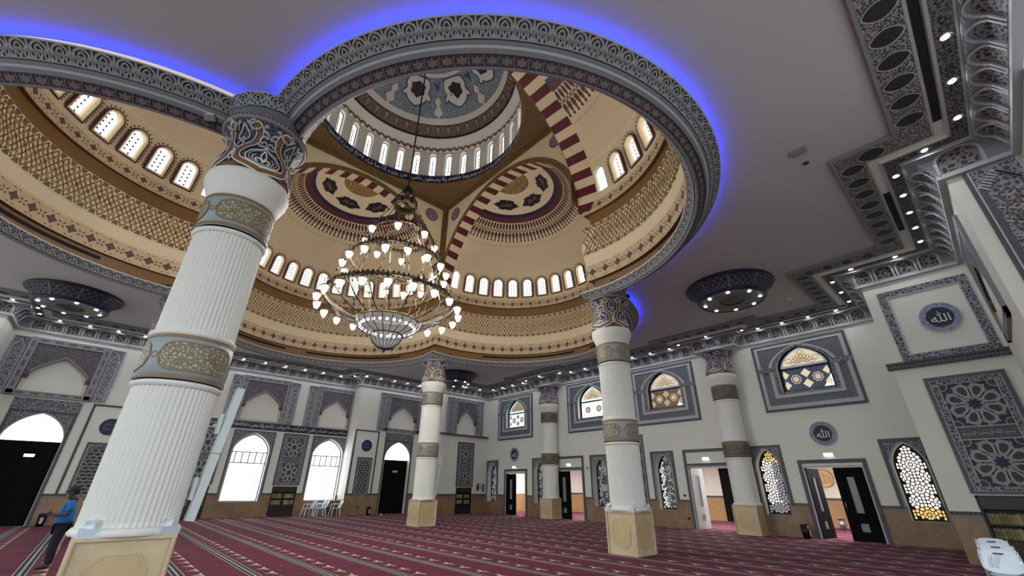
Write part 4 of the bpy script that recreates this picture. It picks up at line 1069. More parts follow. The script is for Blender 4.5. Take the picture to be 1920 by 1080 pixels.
def column(name, plain=False):
    root = empty(name)
    def put(mb, n, par=None): ob = mb.build(n); ob.parent = par or root; return ob
    p = MB(); h = .475
    p.box((0, 0, .55), (2 * h - .04, 2 * h - .04, 1.1), 'pedestal_stone'); p.box((0, 0, .03), (2 * h, 2 * h, .06), 'pedestal_stone'); p.box((0, 0, 1.09), (2 * h + .05, 2 * h + .05, .04), 'pedestal_stone')
    for sx in (-1, 1):
        for sy in (-1, 1): p.tube([(sx * h, sy * h, .02), (sx * h, sy * h, 1.08)], .03, 8, 'pedestal_stone')
    pd = put(p, 'pedestal')
    for k in range(4):
        R3 = Matrix.Rotation(k * pi / 2, 3, 'Z'); S = lambda a, z, d: R3 @ V((h - .02 + d, a, z))
        q = MB(); a, b, z0, z1, c = .28, .28, .2, .92, .09
        P = []
        for sx, sz in ((1, 1), (-1, 1), (-1, -1), (1, -1)):
            X, Z = sx * a, (z1 if sz > 0 else z0)
            arc = [(X - sx * c * cos(t), Z - sz * c * sin(t)) for t in (0.0, .52, 1.05, 1.57)]
            arc = [(X, Z - sz * 1.35 * c)] + [(X - sx * c * (1 - cos(t)) - 0, Z - sz * c * (1 - 0) + sz * c * sin(t)) for t in (.5, 1.0)][:0] + [(X - sx * c * .35, Z - sz * c * 1.1), (X - sx * c * .8, Z - sz * c * .75), (X - sx * c * 1.1, Z - sz * c * .3), (X - sx * 1.35 * c, Z)]
            P += arc if sx * sz > 0 else arc[::-1]
        q.prism(S, P, 0, .012, 'pedestal_inlay'); q.stroke(S, P, .018, 'pedestal_stone', .02, True); put(q, 'inlay_panel', pd)
    s = MB(); s.lathes([(.56, 1.11), (.58, 1.14), (.55, 1.19), (.52, 1.2)], 64, 'column_white')
    def flutes(z0, z1):
        if plain: s.lathes([(.515, z0), (.515, z1)], 64, 'column_white'); return
        N = 52; K = 5
        def f(u, v):
            i = u * N * K; t = (i % K) / K; b = .5 - .5 * cos(2 * pi * t); z = z0 + (z1 - z0) * v
            e = min(1, min(z - z0, z1 - z) / .06)
            r = .528 - .030 * (1 - b) * max(e, 0); th = 2 * pi * u; return (r * cos(th), r * sin(th), z)
        for a, b in ((0, .06 / (z1 - z0)), (.06 / (z1 - z0), 1 - .06 / (z1 - z0)), (1 - .06 / (z1 - z0), 1)): s.grid(f, N * K, 1, 'column_white', True, 0, 1, a, b, True)
    flutes(1.2, 2.98); flutes(3.74, 5.52)
    for z in (2.96, 3.7, 5.5): s.lathes([(.53, z - .03), (.56, z), (.56, z + .03), (.53, z + .05)], 64, 'column_white')
    put(s, 'shaft')
    for z0, z1 in ((3.03, 3.68), (5.58, 6.22)):
        b = MB(); R = .553; mt = 'band_script_dark' if plain else 'lamp_band'
        b.lathes([(R - .02, z0), (R, z0 + .01), (R, z1 - .01), (R - .02, z1)], 64, 'grey_band' if plain else 'pale_band')
        S = lambda a, z, d: V(((R + d) * cos(a / R), (R + d) * sin(a / R), z))
        zc = (z0 + z1) / 2; n = 3; w = 2 * pi * R / n; w0 = radians(-80) * R - w / 2
        for i in range(n):
            c = w0 + (i + .5) * w
            P = []
            for j in range(28):
                t = 2 * pi * j / 28; rx = .36 * w * (1 + .06 * cos(8 * t)); P.append((c + max(-.40 * w, min(.40 * w, rx * 1.15 * cos(t))), zc + max(-.2, min(.2, .24 * sin(t) * (1 + .05 * cos(6 * t))))))
            # fan of narrow pieces keeps the cartouche on the curve
            for j in range(20):
                x0, x1 = -.43 * w + .86 * w * j / 20, -.43 * w + .86 * w * (j + 1) / 20
                hh = lambda x: .2 * min(1, sqrt(max(0, 1 - abs(x / (.44 * w)) ** 5)) + .05)
                b.add([S(c + x0, zc - hh(x0), .008), S(c + x1, zc - hh(x1), .008), S(c + x1, zc + hh(x1), .008), S(c + x0, zc + hh(x0), .008)], [[0, 1, 2, 3]], 'band_script_dark' if plain else 'band_script')
            hh = lambda x: .2 * min(1, sqrt(max(0, 1 - abs(x / (.44 * w)) ** 5)) + .05)
            xs = [-.44 * w + .88 * w * j / 20 for j in range(21)]
            for sg in (-1, 1): b.stroke(S, [(c + x, zc + sg * hh(x)) for x in xs], .022, 'gold_dull', .014)
            e = c + w / 2
            b.stroke(S, [(e - .06, zc), (e, zc + .05), (e + .06, zc), (e, zc - .05)], .02, 'gold_dull', .012, True)
        for z in (z0 + .035, z1 - .035): b.stroke(S, [(w * n * j / 64, z) for j in range(65)], .045, 'gold_dull', .01)
        put(b, 'calligraphy_ring' if False else 'ornament_band')
    c = MB(); c.lathes([(.53, 6.22), (.565, 6.26), (.575, 6.32), (.62, 6.42), (.675, 6.55), (.69, 6.64), (.675, 6.73), (.60, 6.77)], 64, 'column_white'); put(c, 'collar')
    m = capital_mesh(); scallop(m); put(m, 'capital')
    return root
M('spandrel_disc', '8d7f92', .6, var=.3, scale=18); M('pale_band', '98a3a6', .5, var=.15); M('grey_band', '6d685c', .6, var=.15); M('gold_dull', '8a6f4a', .5, var=.2, scale=20)
GC = 'great fluted columns under the dome'
c1 = column('column'); c1.location = (-5.79, -5.79, 0)
tag(c1, 'nearest fluted white column, in the left foreground beside the standing man', 'column', GC, 'thing')
for (x, y), l in (((5.79, -5.79), 'fluted white column standing alone in front of the right wall doors'), ((5.79, 5.79), 'farthest fluted white column, before the black door of the back wall'), ((-5.79, 5.79), 'fluted white column almost wholly hidden behind the nearest column')):
    c = dup(c1, (x, y, 0)); tag(c, l, 'column', GC, 'thing')
w1 = column('engaged_column', True)
for ob in [o for o in list(w1.children) + [g for c in w1.children for g in c.children]]:
    bm = bmesh.new(); bm.from_mesh(ob.data); bmesh.ops.bisect_plane(bm, geom=bm.verts[:] + bm.edges[:] + bm.faces[:], plane_co=(.425, 0, 0), plane_no=(1, 0, 0), clear_outer=True); bm.to_mesh(ob.data); bm.free()
for ob in list(w1.children):
    for g in list(ob.children):
        if not len(g.data.vertices): bpy.data.objects.remove(g)
w1.location = (14.92, -5.8, 0)
tag(w1, 'plain white half column against the right wall, beside the open grey door leaf', 'column', 'plain columns engaged in the right wall', 'thing')
w2 = dup(w1, (14.92, 5.75, 0)); tag(w2, 'plain white half column against the right wall near the far corner', 'column', 'plain columns engaged in the right wall', 'thing')
# floodlights on the capitals
def flood(p, rz, label, m='box_grey', tilt=.5):
    o = empty('floodlight', p, rz); b = MB(); b.box((0, 0, 0), (.2, .12, .15), m); b.box((0, -.065, 0), (.17, .012, .12), 'plaster' if m == 'box_grey' else 'slot_black'); x = b.build('lamp_housing'); x.parent = o; x.rotation_euler = (-tilt, 0, 0)
    k = MB(); k.tube([(-.11, 0, 0), (-.11, .02, -.12), (.11, .02, -.12), (.11, 0, 0)], .01, 6, 'metal_dark'); k.tube([(0, .02, -.12), (0, .03, -.17)], .015, 6, 'metal_dark'); y = k.build('bracket'); y.parent = o
    tag(o, label, 'light', 'floodlights on the column capitals')
flood((-6.0, -6.25, 8.145), .4, 'grey floodlight on the right of the nearest column capital, under the ring')
flood((-6.75, -5.5, 8.145), -.6, 'grey floodlight on the left of the nearest column capital, under the ring')
flood((6.3, -6.3, 8.145), .9, 'dark floodlight right of the capital of the column before the right wall doors', 'metal_dark')
flood((5.68, 5.35, 8.145), .6, 'small white floodlight on the capital of the farthest column')
# column loudspeakers
def speaker(p, dirv, ln, label, tilt):
    o = empty('column_loudspeaker', p, atan2(dirv[1], dirv[0])); g = 'tilted column loudspeakers'
    pts = []
    for s0, s1, n in ((0, ln * .47, 'lower_cabinet'), (ln * .475, ln, 'upper_cabinet')):
        b = MB(); b.box((0, 0, (s0 + s1) / 2), (.11, .13, s1 - s0), 'speaker_white'); b.box((.058, 0, (s0 + s1) / 2), (.012, .09, s1 - s0 - .04), 'plaster'); x = b.build(n); x.parent = o; x.rotation_euler = (0, tilt, 0)
    for z in (ln * .22, ln * .7):
        b = MB(); dx = z * sin(tilt); b.tube([(dx - .08, 0, z * cos(tilt)), (-.06, 0, z * cos(tilt) - .03)], .02, 6, 'speaker_white'); b.box((dx - .10, 0, z * cos(tilt)), (.05, .1, .3), 'speaker_white'); x = b.build('wall_bracket'); x.parent = o
    tag(o, label, 'loudspeaker', g)
speaker((-5.14, -5.72, 1.22), (1, .05), 1.9, 'white column loudspeaker leaning out beside the nearest column', .085)
speaker((6.44, 5.85, 1.22), (1, .1), 1.95, 'thin white loudspeaker leaning out beside the farthest column', .12)
# ================================================================== WALL ORNAMENT
def star_field(mb, S, cx, cz, w, h):
    mb.fill(S, rect(cx - w / 2, cz - h / 2, cx + w / 2, cz + h / 2), 'panel_ground', .03)
    f = min(w, h); clip = rect(cx - w / 2, cz - h / 2, cx + w / 2, cz + h / 2)
    cl = lambda L: [(min(max(x, cx - w / 2), cx + w / 2), min(max(z, cz - h / 2), cz + h / 2)) for x, z in L]
    sx, sz = w / f, h / f
    A = lambda L: [(cx + x * f * sx, cz + z * f * sz) for x, z in L]
    for k in range(8):
        th = pi / 8 + k * pi / 4; e = k * pi / 4
        P = xf([(.165, 0), (.235, .085), (.385, .115), (.46, .05), (.46, -.05), (.385, -.115), (.235, -.085)], 0, 0, 1, 1, th)
        mb.fill(S, cl(A(P)), 'panel_red', .04); mb.stroke(S, cl(A(P)), .075 * f, 'grey_trim', .045, True); mb.stroke(S, cl(A(xf([(.19, 0), (.245, .06), (.375, .085), (.43, .04), (.43, -.04), (.375, -.085), (.245, -.06)], 0, 0, 1, 1, th))), .008 * f, 'grey_light', .05, True); mb.stroke(S, cl(A(P)), .012 * f, 'grey_light', .05, True)
        for sg in (-1, 1):
            q = xf([(.135, sg * .0), (.20, sg * .045), (.33, sg * .02), (.5, sg * .10)], 0, 0, 1, 1, e)
            mb.stroke(S, cl(A(q)), .03 * f, 'grey_trim', .043); mb.stroke(S, cl(A(q)), .009 * f, 'grey_light', .049)
        mb.stroke(S, A(xf([(.10, 0), (.155, .055), (.135, .0), (.155, -.055)], 0, 0, 1, 1, e)), .016 * f, 'grey_light', .05, True)
        mb.fill(S, A(xf([(.02, 0), (.05, .022), (.09, 0), (.05, -.022)], 0, 0, 1, 1, e)), 'navy', .05)
    for sx_ in (-1, 1):
        for sz_ in (-1, 1):
            L = cl([(cx + sx_ * w * .5, cz + sz_ * h * .5), (cx + sx_ * w * .36, cz + sz_ * h * .5), (cx + sx_ * w * .36, cz + sz_ * h * .42), (cx + sx_ * w * .42, cz + sz_ * h * .36), (cx + sx_ * w * .5, cz + sz_ * h * .36)])
            mb.fill(S, L, 'panel_red', .04); mb.stroke(S, L[1:], .03 * f, 'grey_trim', .046)
M('panel_ground', '2e3340', .6, var=.3, scale=20); M('panel_red', '4a3a34', .6, var=.4, scale=25)
def star_panel(S, a0, a1, z0, z1, label, group='star pattern wall panels', text='بسم الله الرحمن الرحيم'):
    o = empty('star_panel', S((a0 + a1) / 2, z0, 0))
    def put(mb, n): ob = mb.build(n); ob.parent = o; ob.matrix_parent_inverse = Matrix.Translation(-o.location)
    f = MB(); border(f, S, rect(a0, z0, a1, z1), rect(a0 + .11, z0 + .05, a1 - .11, z1 - .11), 'border_dots', .07)
    border(f, S, rect(a0 + .11, z0 + .05, a1 - .11, z1 - .11), rect(a0 + .26, z0 + .16, a1 - .26, z1 - .25), 'scroll_grey', .05)
    for g in (.11, .26): f.stroke(S, rect(a0 + g, z0 + (.05 if g < .2 else .16), a1 - g, z1 - (.11 if g < .2 else .25)), .022, 'grey_light', .078, True)
    put(f, 'panel_frame')
    w = a1 - a0 - .52; H = z1 - z0 - .41; pz = .34; hz = (H - pz) / 2; c = (a0 + a1) / 2
    for cz, n in ((z0 + .16 + hz / 2, 'star_field'), (z1 - .25 - hz / 2, 'star_field')):
        b = MB(); star_field(b, S, c, cz, w, hz); put(b, n)
    zc = z0 + .16 + hz + pz / 2; b = MB(); b.prism(S, rect(a0 + .26, zc - pz / 2, a1 - .26, zc + pz / 2), 0, .04, 'mosaic_grey')
    for z in (zc - pz / 2, zc + pz / 2): b.stroke(S, [(a0 + .26, z), (a1 - .26, z)], .025, 'grey_light', .06)
    b.stroke(S, rect(a0 + .3, zc - pz / 2 + .05, a1 - .3, zc + pz / 2 - .05), .012, 'grey_dark', .05, True)
    letters(b, S, text, c, zc, w * .84, pz * .5, 'grey_light', .055); put(b, 'inscription')
    tag(o, label, 'wall panel', group)
star_panel(W_P, 12.98, 14.66, 1.68, 4.8, 'star pattern panel over the dark bookcase on the right foreground pier')
star_panel(W_B, 1.62, 3.14, 1.66, 4.62, 'star pattern panel between the two bright back windows')
star_panel(W_B, -3.0, -1.46, 1.66, 4.62, 'star pattern panel partly hidden by the nearest column and its loudspeaker')
star_panel(W_C, 12.6, 14.08, 1.69, 4.68, 'star pattern panel in the far right corner, left of the fire extinguisher')
# upper square frame and ledge on the pier
def frame_panel(S, a0, a1, z0, z1, label):
    b = MB(); border(b, S, rect(a0, z0, a1, z1), rect(a0 + .2, z0 + .17, a1 - .2, z1 - .2), 'scroll_grey', .04); border(b, S, rect(a0 + .2, z0 + .17, a1 - .2, z1 - .2), rect(a0 + .23, z0 + .2, a1 - .23, z1 - .23), 'grey_light', .05)
    tag(b.build('square_wall_frame'), label, 'wall frame')
frame_panel(W_P, 12.72, 14.85, 5.38, 7.72, 'square grey ornamental frame around the round medallion on the pier')
b = MB(); b.prism(W_P, rect(12.28, 5.16, 14.95, 5.36), -.05, .14, 'border_dots'); b.prism(W_P, rect(12.28, 5.30, 14.95, 5.36), -.05, .18, 'grey_dark'); tag(b.build('wall_ledge'), 'dark patterned ledge under the square frame on the right pier', 'ledge')
b = MB(); b.prism(W_C, rect(10.95, 5.08, 15.3, 5.2), -.05, .2, 'grey_dark'); b.prism(W_C, rect(11.0, 1.24, 11.6, 5.08), -.05, .06, 'plaster'); tag(b.build('wall_ledge'), 'thin dark ledge high on the white wall of the far right corner', 'ledge')
def medallion(S, a, z, r, label, style):
    o = empty('medallion', S(a, z, 0))
    def put(mb, n): ob = mb.build(n); ob.parent = o; ob.matrix_parent_inverse = Matrix.Translation(-o.location)
    b = MB(); b.prism(S, circ(a, z, r, 48), 0, .06, 'grey_light' if style == 1 else 'navy_dark', side='plaster')
    b.fill(S, circ(a, z, r * .95, 48), 'medal_ring' if style == 1 else 'navy', .065); put(b, 'disc')
    c = MB()
    if style == 1:
        c.prism(S, circ(a, z, r * .66, 40), .06, .075, 'navy_dark'); letters(c, S, 'الله', a, z + r * .02, r * .92, r * .72, 'script_white', .085)
    else:
        c.stroke(S, circ(a, z, r * .9, 40), .03, 'navy_dark', .07, True); letters(c, S, 'محمد رسول الله', a, z - r * .16, r * 1.25, r * .5, 'script_pale', .075); letters(c, S, 'لا إله إلا الله', a, z + r * .3, r * 1.1, r * .42, 'script_pale', .075)
    put(c, 'lettering'); tag(o, label, 'medallion', 'round calligraphy medallions')
medallion(W_P, 13.93, 6.55, .47, 'round navy and grey calligraphy medallion inside the square frame on the pier', 1)
medallion(W_R, 9.2, 3.84, .48, 'round calligraphy medallion above the open door nearest the right pier', 1)
medallion(W_R, -9.55, 3.82, .47, 'small far round calligraphy medallion above the door next to the far corner', 1)
medallion(W_D, 6.56, 4.13, .37, 'dark round medallion on the white panel left of the far black door', 2)
medallion(W_D, -6.52, 4.13, .38, 'dark round medallion beside the nearest column, right of the left black door', 2)
# panel box with lattice arch in the door bays
def lattice_panel(S, a, hw, z0, z1, label):
    b = MB(); border(b, S, rect(a - hw, z0, a + hw, z1), rect(a - hw + .09, z0, a + hw - .09, z1 - .09), 'border_dots', .04)
    A = arch(a, hw - .16, z0 + .02, z1 - .75, z1 - .17, 8); I = [(a + hw - .09, z0), (a + hw - .09, z1 - .09), (a - hw + .09, z1 - .09), (a - hw + .09, z0)]
    b.fill(S, A, 'lattice_ground', .012); b.prism(S, I[::-1] + A, 0, .03, 'scroll_grey')
    b.stroke(S, I, .025, 'grey_light', .045)
    n = 3; w = 2 * (hw - .16) / n; h = w * .62
    k = int((z1 - z0) / h) + 1
    for j in range(k):
        for i in range(n + 1):
            cx = a - hw + .16 + (i + (.5 if j % 2 else 0)) * w; cz = z0 + j * h
            L = spline([(cx - w / 2, cz + h * 1.1), (cx - w * .46, cz + h * .55), (cx - w * .12, cz + h * .25), (cx, cz), (cx + w * .12, cz + h * .25), (cx + w * .46, cz + h * .55), (cx + w / 2, cz + h * 1.1)], 2)
            L = [p for p in L if inside(A, p)]
            if len(L) > 2: b.stroke(S, L, .03, 'grey_light', .022)
    tag(b.build('lattice_panel'), label, 'wall panel', 'arched lattice wall panels')
M('lattice_ground', '35363a', .6, var=.3, scale=14)
lattice_panel(W_D, 6.6, .52, 1.13, 3.4, 'arched scale lattice panel under the medallion left of the far black door')
lattice_panel(W_D, -6.55, .52, 1.13, 3.4, 'arched scale lattice panel behind the standing man, beside the nearest column')
lattice_panel(W_R, -.22, 1.05, 1.15, 4.42, 'tall lattice panel on the right wall, mostly hidden behind the lone column')
for a0, a1, l in ((5.66, 7.38, 'thin dark frame around the medallion and lattice left of the far black door'), (-7.42, -5.66, 'thin dark frame around the medallion and lattice right of the left black door')):
    b = MB(); b.prism(W_D, [(a0, 1.23), (a0, 5.12), (a1, 5.12), (a1, 1.23), (a1 - .09, 1.23), (a1 - .09, 5.03), (a0 + .09, 5.03), (a0 + .09, 1.23)], 0, .03, 'border_dots'); tag(b.build('wall_frame'), l, 'wall frame')
def niche(S, a, label, hw=1.4, z0=5.18, z1=7.78, bottom=True, dep=1):
    S_ = S; S = lambda a, z, d=0: S_(a, z, d * dep)
    o = empty('arched_niche', S(a, z0, 0))
    def put(mb, n): ob = mb.build(n); ob.parent = o; ob.matrix_parent_inverse = Matrix.Translation(-o.location)
    f = MB(); fw = .26; zb = z0
    f.prism(S, [(a - hw, z0), (a - hw, z1), (a + hw, z1), (a + hw, z0), (a + hw - fw, z0), (a + hw - fw, z1 - fw), (a - hw + fw, z1 - fw), (a - hw + fw, z0)], 0, .2, 'grey_trim')
    if bottom: f.prism(S, rect(a - hw, z0, a + hw, z0 + .2), 0, .2, 'grey_trim')
    for P in (rect(a - hw + .02, z0 + .02, a + hw - .02, z1 - .02),): f.stroke(S, P, .03, 'grey_light', .21, True)
    f.stroke(S, rect(a - hw + fw - .02, z0 + (.2 if bottom else 0), a + hw - fw + .02, z1 - fw + .02), .03, 'grey_light', .21, True)
    for i in range(5):
        for x, z, r in [(a - hw + fw / 2, z0 + .45 + i * .46, 1), (a + hw - fw / 2, z0 + .45 + i * .46, 1)] + [(a - .95 + i * .475, z1 - fw / 2, 0)] + ([(a - .95 + i * .475, z0 + .1, 0)] if bottom else []):
            for sg in (-1, 1):
                L = xf([(.0, 0), (.07, .05), (.14, .03), (.14, -.03), (.07, -.05)], x, z, .8, .8, (pi / 2 if r else 0) + (0 if sg > 0 else pi)); f.stroke(S, L, .025, 'black_line', .208, True)
    put(f, 'niche_frame')
    s = MB(); w = hw - fw; A = arch(a, w - .17, 6.05, 6.2, 7.02, 10, .75); s.prism(S, [(a + w, 6.12), (a + w, z1 - fw), (a - w, z1 - fw), (a - w, 6.12)] + [p for p in A[::-1]][::1], 0, .17, 'niche_carved')
    R_ = arch(a, w - .2, 6.05, 6.2, 6.98, 10, .75)[1:-1]
    s.stroke(S, R_, .07, 'rope_grey', .18); s.stroke(S, [(x, z + .05) for x, z in R_], .025, 'grey_light', .19); put(s, 'spandrel')
    for sg in (-1, 1):
        b = MB(); x = a + sg * (w - .1); b.prism(S, [(x - .1, 6.12), (x + .1, 6.12), (x + .07, 5.92), (x - .07, 5.92)], 0, .16, 'brown_dark'); b.prism(S, rect(x - .05, z0 + (.2 if bottom else 0), x + .05, 5.92), 0, .1, 'cream'); put(b, 'colonnette')
    tag(o, label, 'niche', 'pointed blind niches under the cornice')
niche(W_B, .0, 'pointed blind niche above the left of the two bright back windows', bottom=False)
niche(W_B, 4.45, 'pointed blind niche above the right of the two bright back windows', 1.3, bottom=False)
niche(W_B, -4.45, 'pointed blind niche behind the nearest column', 1.3, bottom=False)
niche(W_D, 8.98, 'pointed blind niche above the far black door')
niche(W_D, -9.0, 'pointed blind niche above the left black door')
niche(W_C, 13.2, 'pointed blind niche in the far right corner above the ledge', 1.2, bottom=False)
niche(W_S, -8.6, 'pointed niche on the side wall behind the right foreground pier', dep=.35)
def strip(S, a0, a1, z0, z1, label, rope=False, g='tall ornamental strips beside the niches'):
    b = MB(); c = (a0 + a1) / 2; b.prism(S, rect(a0, z0, a1, z1), 0, .06, 'scroll_grey')
    P = [(a0 + .07, z0), (a0 + .07, z1 - .5), (c, z1 - .15), (a1 - .07, z1 - .5), (a1 - .07, z0)]
    b.stroke(S, P, .1 if rope else .05, 'grey_light' if not rope else 'grey_dark', .08)
    b.stroke(S, rect(a0, z0, a1, z1), .03, 'grey_light', .075, True)
    n = int((z1 - z0 - .5) / .34)
    for i in range(n):
        z = z0 + .2 + i * .34
        b.stroke(S, circ(c, z, min(.15, (a1 - a0) * .3), 8), .028, 'grey_light' if not rope else 'brown_line', .07, True); b.stroke(S, [(a0 + .08, z + .17), (c, z), (a1 - .08, z + .17)], .025, 'grey_light', .07)
    if rope:
        for sg in (-1, 1):
            for i in range(7):
                t = (i + .5) / 7; x, z = c + sg * (a1 - a0 - .14) / 2 * t, z1 - .15 - .35 * t; b.stroke(S, [(x - .06, z + .06), (x + .06, z - .06)], .035, 'grey_light', .095)
    tag(b.build('ornamental_strip'), label, 'wall panel', g)
strip(W_B, 1.42, 1.94, 5.12, 7.75, 'ornamental strip right of the niche over the left bright window')
strip(W_B, 2.54, 3.1, 5.12, 7.75, 'ornamental strip left of the niche over the right bright window')
strip(W_B, -1.95, -1.42, 5.12, 7.75, 'ornamental strip just right of the nearest column, behind the loudspeaker top')
strip(W_B, -3.1, -2.54, 5.12, 7.75, 'ornamental strip hidden behind the nearest column')
strip(W_D, 7.08, 7.56, 5.18, 7.78, 'ornamental strip left of the niche above the far black door')
strip(W_D, -7.58, -7.08, 5.18, 7.75, 'ornamental strip right of the niche above the left black door')
strip(W_D, -10.95, -10.42, 5.18, 7.75, 'ornamental strip at the left picture edge beside the left door niche')
strip(W_C, 11.42, 11.98, 5.2, 7.8, 'ornamental strip left of the far right corner niche')
strip(W_C, 14.42, 14.85, 5.2, 7.8, 'ornamental strip right of the far right corner niche')
strip(W_M, 15.28, 16.0, 2.6, 8.0, 'large rope edged panel on the pier at the right picture edge', True)
b = MB(); b.prism(W_M, rect(15.2, 1.3, 15.28, 8.02), 0, .05, 'grey_dark'); tag(b.build('wall_frame'), 'dark frame strip left of the rope edged panel at the right edge', 'wall frame')
# calligraphy band over the back windows
o = empty('calligraphy_band', W_B(0, 4.7, 0)); b = MB(); b.prism(W_B, rect(-5.6, 4.7, 5.6, 5.12), 0, .05, 'navy_dark'); b.stroke(W_B, rect(-5.57, 4.73, 5.57, 5.09), .02, 'navy', .055, True); x = b.build('board'); x.parent = o; x.matrix_parent_inverse = Matrix.Translation(-o.location)
b = MB(); T = ['بسم الله الرحمن الرحيم', 'الحمد لله رب العالمين', 'الرحمن الرحيم', 'مالك يوم الدين', 'إياك نعبد وإياك نستعين', 'اهدنا الصراط المستقيم', 'صراط الذين أنعمت عليهم', 'غير المغضوب عليهم', 'ولا الضالين']
wd_ = [text2d(t)[2] for t in T]; sc = (11.0 - .22 * len(T)) / sum(wd_); x0 = 5.5
for t, w_ in zip(T, wd_):
    w_ *= sc; letters(b, W_B, t, x0 - w_ / 2, 4.91, w_, .3, 'script_white', .06); x0 -= w_ + .11
    b.fill(W_B, circ(x0, 4.91, .035, 8), 'script_white', .06); x0 -= .11
x = b.build('lettering'); x.parent = o; x.matrix_parent_inverse = Matrix.Translation(-o.location)
tag(o, 'long navy calligraphy band across the back wall above the bright windows', 'sign')
# medallions in the spandrels under the dome
for k in range(4):
    for sg in (-1, 1):
        R3 = Matrix.Rotation(k * pi / 2, 3, 'Z'); S = lambda a, z, d: R3 @ V((SQ - d, a, z))
        b = MB(); b.prism(S, circ(sg * 4.15, 16.85, .42, 32), 0, .03, 'mauve'); b.fill(S, circ(sg * 4.15, 16.85, .37, 32), 'spandrel_disc', .034)
        letters(b, lambda a, z, d: S((sg * 4.15 - (a - sg * 4.15)), z, d), 'ما شاء الله', sg * 4.15, 16.85, .56, .3, 'mauve', .045)
        nm = {0: 'right', 1: 'back', 2: 'left', 3: 'near'}[k]
        tag(b.build('spandrel_medallion'), 'small mauve round medallion on the %s spandrel of the dome, %s side of its arch' % (nm, 'one' if sg < 0 else 'other'), 'medallion', 'mauve medallions on the spandrels')

# exit signs, detectors
for (S, a, z, l) in ((W_R, 9.17, 3.03, 'lit white exit sign over the open door nearest the right pier'), (W_R, 4.15, 3.06, 'lit white exit sign over the door with the grey leaf'), (W_R, -4.55, 3.02, 'lit white exit sign over the half open door right of the far plain column'), (W_R, -9.57, 2.99, 'lit white exit sign over the door nearest the far corner'), (W_D, -8.75, 2.75, 'lit white exit sign hung in the left black doorway'), (W_D, 9.0, 2.6, 'dim exit sign hung in the far black doorway')):
    o = empty('exit_sign', S(a, z, .06 if S is W_R else -.1)); d = .0 if S is W_R else -.2
    b = MB(); b.prism(S, rect(a - .17, z - .05, a + .17, z + .06), d, d + .07, 'plaster', back=True); x = b.build('sign_box'); x.parent = o; x.matrix_parent_inverse = Matrix.Translation(-o.location)
    b = MB(); b.prism(S, rect(a - .16, z - .06, a + .16, z + .05), d + .01, d + .075, 'exit_glow' if a < 9 or S is W_R else 'grey_light'); x = b.build('lit_face'); x.parent = o; x.matrix_parent_inverse = Matrix.Translation(-o.location)
    tag(o, l, 'exit sign', 'exit signs')
